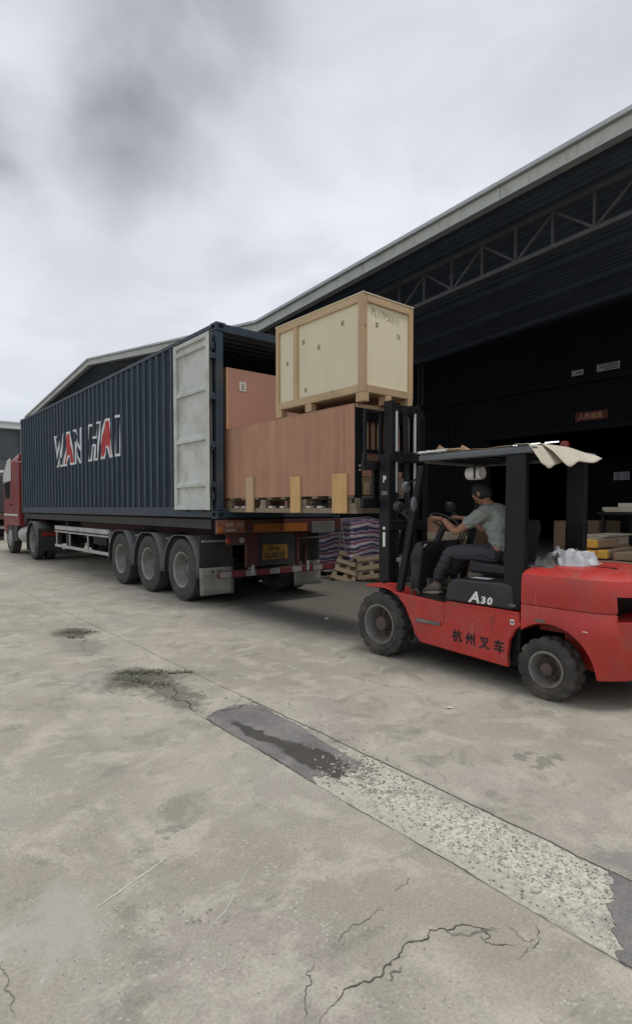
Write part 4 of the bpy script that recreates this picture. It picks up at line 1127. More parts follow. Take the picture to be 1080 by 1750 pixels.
box('tool_box', M_CHAS, tt, CX0 + 0.03, CX0 + 0.55, 20.5, 20.95, 0.45, 0.98, bevel=0.02)
for z in (0.45, 0.78): box('cab_step', M_GALV, tt, TX0 - 0.01, TX0 + 0.2, 20.98, 21.02, z, z + 0.03)
tube('air_line', M_CHAS, tt, [(XC - 0.3, 20.2, 1.6), (XC - 0.35, 19.95, 1.2), (XC - 0.3, 19.7, 1.55)], 0.015, 8)
box('exhaust_stack', M_CHAS, tt, TX0 + 0.15, TX0 + 0.4, 20.0, 20.18, 1.0, 2.2, bevel=0.05)

# neighbour lorry at the very left edge
nb = empty('parked_lorry', (5.4, 33, 0), 'dark parked lorry at the far left edge behind the red cab', 'lorry')
nx0, nx1, ny0 = 4.2, 6.65, 30.0
box('bed', M_CHAS, nb, nx0, nx1, ny0, ny0 + 6, 1.05, 1.25, bevel=0.01)
M_NBT = mat('lorry_tarp', (0.05, 0.055, 0.06), 0.8, var=0.25, scale=1.5)
box('cargo_cover', M_NBT, nb, nx0 + 0.02, nx1 - 0.02, ny0 + 0.05, ny0 + 6, 1.252, 3.1, bevel=0.12, seg=3)
box('tail_board', mat('lorry_rust', (0.12, 0.06, 0.04), 0.7, var=0.3), nb, nx0, nx1, ny0 - 0.05, ny0 - 0.002, 1.0, 1.3)
box('tail_lamp', M_LENSO, nb, nx0 + 0.1, nx0 + 0.5, ny0 - 0.08, ny0 - 0.052, 1.08, 1.2)
box('under_guard', M_GALV, nb, nx0 + 0.1, nx1 - 0.1, ny0 + 0.1, ny0 + 0.18, 0.55, 0.68)
for y in (31.2, 34.8):
    for x in (nx0 + 0.15, nx1 - 0.15):
        t = bpy.data.objects.new('wheel', None); COL.objects.link(t); t.parent = nb
        ORG[t] = Vector((x, y, 0.5)); t.location = ORG[t] - ORG[nb]
        tyre_mesh(0.5, 0.28, 0.28, 36, 0.008, 2).build('tyre', M_TYRE, t, local=True, loc=ORG[t], auto=40)
        sg = -1 if x < XC else 1
        MB().lathe([(0.13 * sg, 0.285), (0.05 * sg, 0.2), (0.10 * sg, 0.1), (0.1 * sg, 0.02)], (0, 0, 0), 'x', 24).build('rim', M_RIM_T, t, local=True, loc=ORG[t], auto=35)
MB().prism([(36.1, 0.9), (36.1, 2.9), (37.6, 2.9), (38.0, 2.0), (38.1, 0.7)], 'x', nx0, nx1).build('cab', M_CHAS, nb, bevel=0.05)

# ================================================================ CRATES
M_PINK = wood('plywood_pink', (0.435, 0.242, 0.156), (0.305, 0.165, 0.105), 'z', 0.30, knots=False, contrast=1.1)
M_PINKD = wood('plywood_pink_tall', (0.47, 0.255, 0.19), (0.38, 0.205, 0.15), 'z', 0.35, knots=False, contrast=0.9)
M_PALE = wood('plywood_pale', (0.72, 0.655, 0.48), (0.66, 0.59, 0.42), 'z', 0.3, knots=False, contrast=0.8)
M_PINE = wood('pine_batten', (0.56, 0.40, 0.24), (0.40, 0.27, 0.16), 'z', 1.0)
M_PINEY = wood('pine_batten_long', (0.56, 0.42, 0.26), (0.42, 0.29, 0.17), 'y', 1.0)
M_PINEX = wood('pine_batten_cross', (0.54, 0.39, 0.24), (0.40, 0.27, 0.16), 'x', 1.0)
M_PALLET = wood('pallet_grey', (0.28, 0.22, 0.15), (0.17, 0.13, 0.09), 'y', 1.0)
M_YEL = wood('batten_yellow', (0.62, 0.41, 0.19), (0.48, 0.29, 0.12), 'z', 1.0)
M_PALES = mat('label_paper', (0.60, 0.58, 0.53), 0.8, var=0.1)
M_STAMP = mat('stamp_ink', (0.16, 0.12, 0.04), 0.9, var=0.4, scale=80)
M_PENCIL = mat('marker_brown', (0.33, 0.25, 0.17), 0.9)

# --- upper crate
U = dict(x0=4.45, x1=5.285, y0=4.58, y1=6.24, z0=2.845, z1=3.93)
uc = empty('plywood_crate', ((U['x0'] + U['x1']) / 2, (U['y0'] + U['y1']) / 2, 2.735), 'pale plywood crate with pine battens stacked on top of the long crate', 'crate')
ix, e = 0.028, 0.001
x0, x1, y0, y1, z0, z1 = (U[k] for k in ('x0', 'x1', 'y0', 'y1', 'z0', 'z1'))
for nm, a in (('panel', (x0 + ix, x0 + ix + 0.012, y0 + ix, y1 - ix, z0, z1 - 0.02)), ('panel', (x1 - ix - 0.012, x1 - ix, y0 + ix, y1 - ix, z0, z1 - 0.02)),
              ('panel', (x0 + ix + 0.013, x1 - ix - 0.013, y0 + ix, y0 + ix + 0.012, z0, z1 - 0.02)), ('panel', (x0 + ix + 0.013, x1 - ix - 0.013, y1 - ix - 0.012, y1 - ix, z0, z1 - 0.02))):
    box(nm, M_PALE, uc, *a, bevel=0)
box('lid', M_PALE, uc, x0 - 0.006, x1 + 0.006, y0 - 0.006, y1 + 0.006, z1 + 0.001, z1 + 0.014, bevel=0.002)
bw = 0.085
for xa, xb in ((x0, x0 + ix - e), (x1 - ix + e, x1)):
    box('batten', M_PINEY, uc, xa, xb, y0 + bw, y1 - bw * 0.75, z1 - bw, z1, bevel=0.003)
    box('batten', M_PINEY, uc, xa, xb, y0 + bw, y1 - bw * 0.75, z0, z0 + bw, bevel=0.003)
    box('batten', M_PINE, uc, xa, xb, y0, y0 + bw - e, z0, z1, bevel=0.003)
    box('batten', M_PINE, uc, xa, xb, y1 - bw * 0.75 + e, y1, z0 - 0.05, z1, bevel=0.003)
    box('batten', M_PINE, uc, xa, xb, y1 - 0.46, y1 - 0.385, z0 + bw + e, z1 - bw - e, bevel=0.003)
for ya, yb in ((y0, y0 + ix - e), (y1 - ix + e, y1)):
    box('batten', M_PINEX, uc, x0 + ix + 0.042, x1 - ix - 0.042, ya, yb, z1 - bw, z1, bevel=0.003)
    box('batten', M_PINEX, uc, x0 + ix + 0.042, x1 - ix - 0.042, ya, yb, z0, z0 + bw, bevel=0.003)
    box('batten', M_PINE, uc, x0 + ix, x0 + ix + 0.04, ya + 0.003, yb, z0, z1, bevel=0.003)
    box('batten', M_PINE, uc, x1 - ix - 0.04, x1 - ix, ya + 0.003, yb, z0, z1, bevel=0.003)
for x in (x0 + 0.05, (x0 + x1) / 2, x1 - 0.05):           # skids with blocks
    for y in (y0 + 0.06, (y0 + y1) / 2 + 0.15, y1 - 0.06):
        box('foot', M_PINE, uc, x - 0.045, x + 0.045, y - 0.06, y + 0.06, 2.742, z0 - 0.002, bevel=0.003)
box('base', M_PINEX, uc, x0 + 0.03, x1 - 0.03, y0 + 0.03, y1 - 0.03, z0 + 0.001, z0 + 0.016, bevel=0)
def stamp(parent, face, u, v, s=0.032):
    mb = MB(); random.seed(int(u * 1000 + v * 77))
    for k in range(9):
        a, b = u + (k % 3 - 1.5) * 0.018, v + (k // 3 - 1) * 0.02; w1, h1 = random.uniform(0.006, 0.017), random.uniform(0.006, 0.017)
        if face == 'x': mb.box(x0 + ix - 0.0025, x0 + ix - 0.0008, a, a + w1, b, b + h1)
        else: mb.box(a, a + w1, y0 + ix - 0.0025, y0 + ix - 0.0008, b, b + h1)
    mb.build('stamp', M_STAMP, parent, fix=False)
for u, v in ((4.95, 3.68), (5.38, 3.50), (5.68, 3.62), (6.02, 3.42), (5.64, 3.02)): stamp(uc, 'x', u, v)
for u, v in ((4.70, 3.62), (5.06, 3.55)): stamp(uc, 'y', u, v)
text_mb('PL17P50(1)', 0.125, 'y', (4.60, y0 + ix - 0.0025, 3.72), bold=-0.0015, slope=-0.06, sx=0.8).build('marking', M_PENCIL, uc, fix=False)

# --- long lower crate on its pallet, carried on the forks
L0 = dict(x0=4.45, x1=5.50, y0=4.72, y1=7.58, z0=1.69, z1=2.72)
x0, x1, y0, y1, z0, z1 = (L0[k] for k in ('x0', 'x1', 'y0', 'y1', 'z0', 'z1'))
lc = empty('long_crate', ((x0 + x1) / 2, (y0 + y1) / 2, 1.48), 'long pinkish plywood crate on a pallet, lifted by the forklift into the container', 'crate')
M_BLK = mat('black_paint', (0.007, 0.0075, 0.009), 0.5, var=0.3, scale=6, dirt=(0.018, 0.017, 0.016), dirt_amt=0.25, spec=0.3)
seam = 6.24
for xa, xb in ((x0, x0 + 0.012), (x1 - 0.012, x1)):
    box('side_panel', M_PINK, lc, xa, xb, y0, seam - 0.0015, z0, z1, bevel=0.001)
    box('side_panel', M_PINK, lc, xa, xb, seam + 0.0015, y1, z0, z1, bevel=0.001)
box('far_panel', M_PINK, lc, x0 + 0.013, x1 - 0.013, y1 - 0.014, y1 - 0.002, z0, z1, bevel=0)
box('top_panel', M_PINK, lc, x0 + 0.002, x1 - 0.002, y0 + 0.012, y1, z1 + 0.001, z1 + 0.013, bevel=0)
# open end: dark posts, pale top rail, slatted machine guard, lower panel
for xa, xb in ((x0 + 0.014, x0 + 0.13), (x1 - 0.13, x1 - 0.014)):
    p = box('end_post', M_BLK, lc, xa, xb, y0 + 0.005, y0 + 0.06, 1.60, z1 - 0.005, bevel=0.003)
    for zz in (1.98, 2.03):
        MB().lathe([(-0.012, 0.006), (-0.008, 0.014), (0.002, 0.015)], ((xa + xb) / 2 + 0.02, y0 + 0.004, zz), 'y', 10).build('bolt', M_GALV, p, auto=40)
box('end_rail', M_PINEX, lc, x0 + 0.02, x1 - 0.02, y0 - 0.012, y0 + 0.003, z1 - 0.03, z1 + 0.014, bevel=0.002)
box('end_rail', M_BLK, lc, x0 + 0.135, x1 - 0.135, y0 + 0.05, y0 + 0.08, 2.20, 2.235, bevel=0.002)
box('end_rail', M_BLK, lc, x0 + 0.135, x1 - 0.135, y0 + 0.05, y0 + 0.08, z1 - 0.16, z1 - 0.035, bevel=0.002)
for k in range(7):
    xx = x0 + 0.16 + k * 0.108
    box('slat', M_PINE if k % 2 else M_PINK, lc, xx, xx + 0.062, y0 + 0.10, y0 + 0.12, 2.236, z1 - 0.15, bevel=0.002)
box('end_panel', M_PINK, lc, x0 + 0.14, x1 - 0.14, y0 + 0.09, y0 + 0.102, 1.92, 2.198, bevel=0)
box('end_board', M_PALLET, lc, x0 + 0.14, x1 - 0.14, y0 + 0.06, y0 + 0.085, 1.70, 1.91, bevel=0.002)
box('end_block', M_PINE, lc, x0 + 0.18, x0 + 0.27, y0 + 0.02, y0 + 0.058, 1.70, 1.84, bevel=0.003)
box('back_lining', M_BLK, lc, x0 + 0.014, x1 - 0.014, y0 + 0.22, y0 + 0.24, z0, z1 - 0.005, bevel=0)
# pallet
for k in range(9):
    yy = y0 + 0.02 + k * 0.325
    box('deck_board', M_PALLET, lc, x0 + 0.005, x1 - 0.005, yy, yy + 0.10, 1.662, 1.688, bevel=0.002)
for x in (x0 + 0.012, (x0 + x1) / 2 - 0.05, x1 - 0.112):
    box('stringer', M_PALLET, lc, x, x + 0.10, y0 - 0.03, y1 + 0.02, 1.482, 1.545, bevel=0.003)
    for y in (y0 + 0.0, y0 + 0.9, y0 + 1.8, y1 - 0.14):
        box('block', M_PALLET, lc, x + 0.005, x + 0.095, y, y + 0.12, 1.547, 1.66, bevel=0.003)
for i, (ya, yb) in enumerate(((6.76, 6.95), (5.69, 5.89), (4.82, 5.07))):
    box('upright_board', [M_PINEX, M_YEL, M_YEL][i] if i else M_PINE, lc, x0 - 0.028, x0 - 0.002, ya, yb, 1.485, [1.985, 1.945, 1.945][i], bevel=0.003)
M_FOAM = mat('foam_white', (0.62, 0.61, 0.58), 0.9)
for y in (5.32, 5.55, 6.1, 6.36, 6.58, 7.05, 7.25):
    box('foam_pad', M_FOAM, lc, x0 + 0.02, x0 + 0.09, y, y + 0.085, 1.548, 1.57, bevel=0.003)

# --- tall crate already inside the container
tc_ = empty('tall_crate', (5.3, 8.5, CZ0 + 0.15), 'tall reddish plywood crate standing inside the container mouth', 'crate')
TX, TY, TZ = 4.497, 7.605, 3.675
box('panel', M_PINKD, tc_, TX + 0.013, 6.20, TY, TY + 0.012, CZ0 + 0.16, TZ, bevel=0)
box('panel', M_PINKD, tc_, TX, TX + 0.012, TY + 0.0, 9.6, CZ0 + 0.16, TZ, bevel=0)
box('panel', M_PINKD, tc_, 6.201, 6.213, TY, 9.6, CZ0 + 0.16, TZ, bevel=0)
box('panel', M_PINKD, tc_, TX + 0.013, 6.20, 9.588, 9.6, CZ0 + 0.16, TZ, bevel=0)
box('lid', M_PINKD, tc_, TX, 6.213, TY, 9.6, TZ + 0.001, TZ + 0.013, bevel=0)
box('corner_batten', M_YEL, tc_, TX - 0.002, TX + 0.018, TY - 0.012, TY - 0.001, 2.75, TZ, bevel=0)
box('label_sheet', M_PALES, tc_, 4.735, 4.85, TY - 0.006, TY - 0.0015, 3.36, 3.50, bevel=0)
mb = MB()
for k in range(4): mb.box(4.765, 4.82, TY - 0.0085, TY - 0.0065, 3.385 + k * 0.026, 3.395 + k * 0.026)
mb.build('label_print', M_STAMP, tc_)

# ================================================================ FORKLIFT
M_RED = mat('forklift_red', (0.44, 0.032, 0.025), 0.38, var=0.12, scale=3, dirt=(0.30, 0.075, 0.06), dirt_amt=0.35, dirt_scale=5.5, chips=(0.34, 0.16, 0.13), bump=0.04, bscale=25)
def worn_paint(m):
    n = NT(m.node_tree); p = [q for q in n.n if q.type == 'BSDF_PRINCIPLED'][0]
    src = p.inputs['Base Color'].links[0].from_socket; rsrc = p.inputs['Roughness'].links[0].from_socket
    tc = n.add('ShaderNodeTexCoord').outputs['Object']
    sc1 = n.noise(n.mapping(tc, (3, 2.2, 26), (0, 0, 0), (radians(12), 0, 0)), 2.0, 5, 0.7)
    sc2 = n.noise(n.mapping(tc, (3, 30, 2.0), (4, 0, 0), (radians(-25), 0, 0)), 1.6, 5, 0.7)
    area = n.sm(n.noise(tc, 2.6, 4, 0.6), 0.46, 0.62)
    f = n.m('MULTIPLY', n.m('MAXIMUM', n.sm(sc1, 0.62, 0.70), n.sm(sc2, 0.62, 0.69)), area)
    c = n.mix(n.m('MULTIPLY', f, 0.65), src, (0.42, 0.24, 0.21))
    dust = n.sm(n.noise(tc, 7.0, 6, 0.7), 0.46, 0.78, 0.0, 0.28)
    c = n.mix(dust, c, (0.20, 0.060, 0.046))
    oil = n.sm(n.noise(n.mapping(tc, (2, 2, 0.7), (9, 3, 1)), 4.0, 6, 0.72), 0.62, 0.74, 0.0, 0.55)
    c = n.mix(oil, c, (0.10, 0.035, 0.028))
    n.l.new(c, p.inputs['Base Color'])
    n.l.new(n.m('ADD', rsrc, n.m('MULTIPLY', dust, 0.5)), p.inputs['Roughness'])
worn_paint(M_RED)
M_FTYRE = mat('forklift_tyre', (0.040, 0.037, 0.034), 0.85, var=0.25, scale=8, dirt=(0.12, 0.105, 0.085), dirt_amt=0.4, dirt_scale=4, bump=0.25, bscale=60)
M_FRIM = mat('forklift_rim', (0.16, 0.155, 0.145), 0.6, var=0.25, scale=10, dirt=(0.11, 0.085, 0.065), dirt_amt=0.4)
M_FRIMD = mat('forklift_rim_rusty', (0.085, 0.06, 0.05), 0.75, var=0.25, scale=10)
M_STEEL = mat('bright_steel', (0.50, 0.50, 0.49), 0.35, metal=0.7, var=0.1)
M_PLAST = mat('black_plastic', (0.020, 0.020, 0.022), 0.42, var=0.2, scale=5, dirt=(0.06, 0.055, 0.05), dirt_amt=0.25)
M_SEAT = mat('seat_vinyl', (0.016, 0.017, 0.02), 0.5, var=0.2, bump=0.1, bscale=40)
M_GUARD = mat('guard_edge_grey', (0.11, 0.12, 0.13), 0.55, var=0.2, dirt=(0.16, 0.15, 0.14), dirt_amt=0.3)
M_WHITE = mat('white_vinyl', (0.72, 0.72, 0.70), 0.5)
FX0, FX1 = 4.30, 5.48
FXC = (FX0 + FX1) / 2
fk = empty('forklift', (FXC, 3.1, 0), 'red counterbalance forklift with black mast and overhead guard carrying two crates', 'forklift')
# --- wheels
def fork_wheel(x, y, R, W, rim, out, n, k, lug, style):
    t = bpy.data.objects.new('wheel', None); COL.objects.link(t); t.parent = fk
    ORG[t] = Vector((x, y, R)); t.location = ORG[t] - ORG[fk]
    mb = MB(); prof = [(-W * 0.36, rim), (-W * 0.47, rim + 0.02), (-W * 0.5, rim + (R - rim) * 0.5), (-W * 0.47, R - 0.05), (-W * 0.44, R - 0.018), (-W * 0.40, R)]
    full = prof + [(-W * 0.12, R), (-W * 0.1, R - lug * 0.6), (W * 0.1, R - lug * 0.6), (W * 0.12, R)] + [(-a, r) for a, r in prof[::-1]]
    N = len(full)
    for i in range(n):
        a_ = 2 * pi * i / n
        for j, (a, r) in enumerate(full):
            sh = 0.0 if a < 0 else 0.5
            cut = int(i + sh * k) % k == 0
            rr = r - lug if (cut and r > R - 0.06 and abs(a) > W * 0.11) else r
            mb.v.append((a, rr * cos(a_), rr * sin(a_)))
    for i in range(n):
        for j in range(N - 1): mb.f.append((i * N + j, i * N + j + 1, ((i + 1) % n) * N + j + 1, ((i + 1) % n) * N + j))
    mb.build('tyre', M_FTYRE, t, local=True, loc=ORG[t], auto=30)
    s = out; h = W / 2
    if style == 'drive':
        prof = [(h * 0.72, rim + 0.004), (h * 0.93, rim + 0.012), (h * 0.95, rim - 0.006), (h * 0.80, rim - 0.018), (h * 0.2, rim - 0.028), (-h * 0.12, rim - 0.035)]
        nb_ = 8
    else:
        prof = [(h * 0.72, rim + 0.004), (h * 0.95, rim + 0.012), (h * 0.97, rim - 0.008), (h * 0.6, rim - 0.02), (h * 0.1, rim - 0.028), (-h * 0.05, rim - 0.034)]
        nb_ = 6
    r_ = MB().lathe([(a * s, r) for a, r in prof], (0, 0, 0), 'x', 40, cap=False).build('rim', M_FRIM, t, local=True, loc=ORG[t], auto=35)
    mb = MB()
    dk = -0.10 * h if style == 'drive' else -0.03 * h
    mb.lathe([(dk * s - 0.004 * s, rim - 0.03), (dk * s, 0.5 * rim), (dk * s + 0.01 * s, 0.05)], (0, 0, 0), 'x', 32)
    if style == 'drive': mb.lathe([(-h * 0.1 * s, 0.092), (h * 0.66 * s, 0.072), (h * 0.74 * s, 0.05), (h * 0.76 * s, 0.01)], (0, 0, 0), 'x', 12)
    else: mb.lathe([(-h * 0.05 * s, 0.056), (h * 0.85 * s, 0.05), (h * 0.92 * s, 0.035), (h * 0.93 * s, 0.008)], (0, 0, 0), 'x', 8)
    rb = 0.115 if style == 'drive' else 0.085
    for i in range(nb_):
        a_ = 2 * pi * i / nb_; mb.lathe([(-h * 0.12 * s, 0.014), (h * 0.14 * s, 0.014), (h * 0.18 * s, 0.006)], (0, rb * cos(a_), rb * sin(a_)), 'x', 6)
    mb.build('hub', M_FRIMD, t, local=True, loc=ORG[t], auto=35)
for x, out in ((4.262 + 0.115, -1), (FX1 - 0.095, 1)): fork_wheel(x, 4.15, 0.332, 0.23, 0.20, out, 72, 4, 0.022, 'drive')
for x, out in ((4.285 + 0.095, -1), (FX1 - 0.115, 1)): fork_wheel(x, 2.32, 0.252, 0.18, 0.138, out, 60, 4, 0.018, 'steer')
tube('drive_axle', M_BLK, fk, [(4.45, 4.15, 0.332), (5.33, 4.15, 0.332)], 0.12, 14)
box('steer_axle', M_BLK, fk, 4.45, 5.33, 2.23, 2.41, 0.17, 0.33, bevel=0.02)

# --- frame sides with fender and step recess (a closed tub between)
side = [(4.385, 0.705), (4.37, 0.728), (4.18, 0.735), (4.03, 0.715), (3.94, 0.69), (3.32, 0.655), (3.30, 0.672), (2.56, 0.672), (2.56, 0.60), (2.54, 0.575), (2.60, 0.52), (2.655, 0.42), (2.67, 0.28),
        (2.66, 0.195), (3.62, 0.235), (3.68, 0.30), (3.74, 0.42), (3.82, 0.56), (3.92, 0.655), (4.06, 0.703), (4.20, 0.708)]
for xa, xb in ((FX0, FX0 + 0.05), (FX1 - 0.05, FX1)):
    MB().prism(side, 'x', xa, xb).build('frame_side', M_RED, fk, bevel=0.010, seg=3)
fend = [(4.384, 0.706), (4.37, 0.726), (4.18, 0.733), (4.03, 0.713), (3.93, 0.68), (3.84, 0.60), (3.76, 0.44), (3.74, 0.44), (3.82, 0.62), (3.91, 0.66), (4.06, 0.702), (4.20, 0.706)]
for xa, xb in ((FX0 + 0.05, FX0 + 0.28), (FX1 - 0.28, FX1 - 0.05)):
    MB().prism(fend, 'x', xa, xb).build('fender', M_RED, fk)
box('floor_plate', M_PLAST, fk, FX0 + 0.051, FX1 - 0.051, 3.30, 4.02, 0.60, 0.652, bevel=0.004)
box('tub', M_BLK, fk, FX0 + 0.09, FX1 - 0.09, 2.6, 3.72, 0.19, 0.60, bevel=0.02)
# boarding step: dirty metal tread let into the side
box('step_recess', M_RED, fk, FX0 - 0.004, FX0 + 0.0, 3.33, 3.66, 0.455, 0.652, bevel=0.002)
box('step', M_FRIM, fk, FX0 - 0.022, FX0 - 0.0045, 3.37, 3.66, 0.435, 0.468, bevel=0.006)
tube('grab_lug', M_FRIMD, fk, [(FX0 + 0.06, 3.78, 0.66), (FX0 + 0.06, 3.78, 0.72), (FX0 + 0.06, 3.72, 0.74), (FX0 + 0.06, 3.68, 0.70)], 0.012, 8)
# raised lip along the top of the red side
box('side_lip', M_RED, fk, FX0 - 0.006, FX0 + 0.05, 2.565, 3.31, 0.662, 0.677, bevel=0.004)
# --- black hood under the seat
hp = [(3.34, 0.68), (3.31, 0.83), (3.24, 0.895), (2.72, 0.905), (2.64, 0.88), (2.62, 0.68)]
MB().prism(hp, 'x', FX0 + 0.015, FX1 - 0.015).build('seat_hood', M_PLAST, fk, bevel=0.022, seg=3)
box('hood_sticker', M_WHITE, fk, FX0 + 0.10, FX0 + 0.20, 2.93, 3.12, 0.9075, 0.9085, bevel=0)
box('latch', M_FRIM, fk, FX0 + 0.009, FX0 + 0.014, 2.60, 2.66, 0.715, 0.735)
text_mb('A', 0.135, 'x', (FX0 + 0.0115, 3.065, 0.705), bold=0.005, shear=0.25, sx=1.15).build('lettering', M_WHITE, fk, fix=False)
text_mb('3', 0.085, 'x', (FX0 + 0.0115, 2.945, 0.705), bold=0.004, shear=0.15, sx=1.2).build('lettering', M_WHITE, fk, fix=False)
text_mb('0', 0.085, 'x', (FX0 + 0.0115, 2.88, 0.705), bold=0.004, shear=0.15, sx=1.2).build('lettering', M_WHITE, fk, fix=False)
for k_, c_ in enumerate('杭州叉车'):
    lm = MB()
    for q_, (a_, b_) in enumerate(((0, 0), (0.0028, 0.001), (-0.0028, -0.001), (0.0, 0.0026), (0.0, -0.0026))):
        t_ = text_mb(c_, 0.118, 'x', (FX0 - 0.002 - 0.0002 * q_, 3.235 - 0.145 * k_ + a_, 0.33 - 0.006 * k_ + b_), bold=0.0008, sx=0.92); lm.add(t_.v, t_.f)
    lm.build('lettering', M_GASKET, fk, fix=False)
st = box('sticker', M_WHITE, fk, FX0 - 0.0035, FX0 - 0.001, 2.605, 2.64, 0.565, 0.61, bevel=0)
box('sticker_mark', M_REFR, st, FX0 - 0.0055, FX0 - 0.004, 2.613, 2.632, 0.578, 0.597, bevel=0)

# --- counterweight and engine hood: lofted plan outlines, arches and rear recess cut out
def plan(k, ins, yf, yb, cw):
    """half-superellipse outline; ins = inset from the sides, yb = rearmost y"""
    pts = []
    xa, xb = FX0 + ins, FX1 - ins; xc = (xa + xb) / 2; hw = (xb - xa) / 2
    pts.append((xa, yf)); pts.append((xa, yf - (yf - yb - cw) * 0.5)); 
    n = 14
    cw = cw * 1.3
    ym = yb + cw
    for i in range(n + 1):
        a = pi + pi * i / n
        c, s = cos(a), sin(a); ex = 0.95
        pts.append((xc + hw * (abs(c) ** ex) * (1 if c > 0 else -1), ym + cw * (abs(s) ** ex) * (1 if s > 0 else -1)))
    pts.append((xb, yf - (yf - yb - cw) * 0.5)); pts.append((xb, yf))
    return pts
def loft(levels, name, m):
    mb = MB(); rings = []
    for z, ins, yf, yb, cw in levels:
        zf = z if callable(z) else (lambda y, z=z: z)
        rings.append([(x, y, zf(y)) for x, y in plan(0, ins, yf, yb, cw)])
    N = len(rings[0])
    mb.v = [v for r in rings for v in r]
    for i in range(len(rings) - 1):
        for j in range(N): mb.f.append((i * N + j, i * N + (j + 1) % N, (i + 1) * N + (j + 1) % N, (i + 1) * N + j))
    mb.f.append(tuple(range(N))[::-1]); mb.f.append(tuple((len(rings) - 1) * N + j for j in range(N)))
    return mb.build(name, m, fk)
YF, YB = 2.545, 1.58
low = loft([(0.235, 0.012, YF, YB + 0.14, 0.30), (0.30, 0.0, YF, YB + 0.09, 0.33), (0.55, 0.0, YF, YB + 0.02, 0.36), (0.742, 0.0, YF, YB, 0.38), (0.752, 0.006, YF, YB + 0.006, 0.38)], 'counterweight', M_RED)
cut = MB()
cut.lathe([(FX0 - 0.2, 0.365), (FX0 + 0.30, 0.365)], (0, 2.31, 0.255), 'x', 40)
cut.lathe([(FX1 - 0.30, 0.365), (FX1 + 0.2, 0.365)], (0, 2.31, 0.255), 'x', 40)
cut.box(FX0 - 0.2, FX0 + 0.30, 2.31, 2.9, 0.0, 0.56); cut.box(FX1 - 0.30, FX1 + 0.2, 2.31, 2.9, 0.0, 0.56)
boolean(low, MB().add(cut.v[:80], cut.f[:42])) if False else None
for part in ((FX0 - 0.2, FX0 + 0.30), (FX1 - 0.30, FX1 + 0.2)):
    boolean(low, MB().lathe([(part[0], 0.365), (part[1], 0.365)], (0, 2.31, 0.255), 'x', 40))
boolean(low, MB().box(FX0 - 0.2, FX1 + 0.2, 2.32, 2.9, 0.0, 0.5))
boolean(low, MB().box(FX0 + 0.085, FX1 - 0.085, 1.2, 1.95, 0.695, 0.9))
shade_auto(low, 38)
md = low.modifiers.new('bevel', 'BEVEL'); md.width = 0.010; md.segments = 2; md.limit_method = 'ANGLE'; md.angle_limit = radians(45)
up = loft([(0.757, 0.004, YF, YB + 0.004, 0.38), (0.775, 0.0, YF, YB, 0.38), (0.95, 0.004, YF, YB + 0.01, 0.38), (1.00, 0.016, YF, YB + 0.03, 0.37), (1.03, 0.05, YF - 0.01, YB + 0.08, 0.36),
           (1.052, 0.13, YF - 0.02, YB + 0.18, 0.32), (1.07, 0.30, YF - 0.03, YB + 0.34, 0.2)], 'engine_hood', M_RED)
boolean(up, MB().box(FX0 + 0.085, FX1 - 0.085, 1.2, 1.95, 0.5, 0.885))
shade_auto(up, 30)
box('recess_back', M_BLK, fk, FX0 + 0.09, FX1 - 0.09, 1.93, 1.945, 0.70, 0.88, bevel=0)
for k_, c_ in enumerate('杭叉'): text_mb(c_, 0.12, 'y', (4.75 + 0.14 * k_, YB - 0.003, 0.895), bold=0.001).build('lettering', M_GASKET, fk, fix=False)
for x in (FX0 + 0.36, FX1 - 0.46): box('tail_lamp', M_LENS, fk, x, x + 0.10, YB + 0.015, YB + 0.2, 0.58, 0.63)
box('hood_slot', M_BLK, fk, FX0 + 0.36, FX0 + 0.42, 1.95, 2.15, 1.0665, 1.0705, bevel=0)
box('data_plate', M_FRIM, fk, FX0 - 0.003, FX0 + 0.0, 2.33, 2.42, 0.625, 0.65, bevel=0)
box('bare_scratch', M_WHITE, fk, FX0 - 0.002, FX0 + 0.0, 1.99, 2.03, 0.603, 0.609, bevel=0)

# --- overhead guard
M_G = M_BLK
for xa, xb in ((FX0 + 0.03, FX0 + 0.10), (FX1 - 0.10, FX1 - 0.03)):
    MB().prism([(2.735, 0.68), (2.72, 2.0), (2.535, 2.0), (2.54, 1.06), (2.575, 0.68)], 'x', xa, xb).build('rear_pillar', M_G, fk, bevel=0.012)
    MB().bar(((xa + xb) / 2, 3.94, 0.70), ((xa + xb) / 2, 3.66, 1.96), 0.055, 0.075).build('front_pillar', M_G, fk, bevel=0.010)
    box('roof_rail', M_GUARD, fk, xa - 0.01, xb + 0.01, 2.47, 3.67, 2.002, 2.055, bevel=0.010)
for k in range(7):
    y = 2.52 + k * 0.18
    box('roof_bar', M_G, fk, FX0 + 0.11, FX1 - 0.11, y, y + 0.05, 2.006, 2.046, bevel=0.006)
box('front_header', M_GUARD, fk, FX0 + 0.11, FX1 - 0.11, 3.60, 3.668, 1.985, 2.05, bevel=0.01)
box('roof_plate', M_GUARD, fk, FX0 + 0.03, FX1 - 0.03, 2.50, 3.65, 2.057, 2.063, bevel=0)
# beacon
bx = MB().lathe([(0.0, 0.055), (0.02, 0.055), (0.025, 0.045), (0.085, 0.04), (0.10, 0.015)], (5.1, 2.6, 2.064), 'z', 20)
bx.build('beacon', mat('beacon_red', (0.16, 0.015, 0.012), 0.2), fk, auto=40)
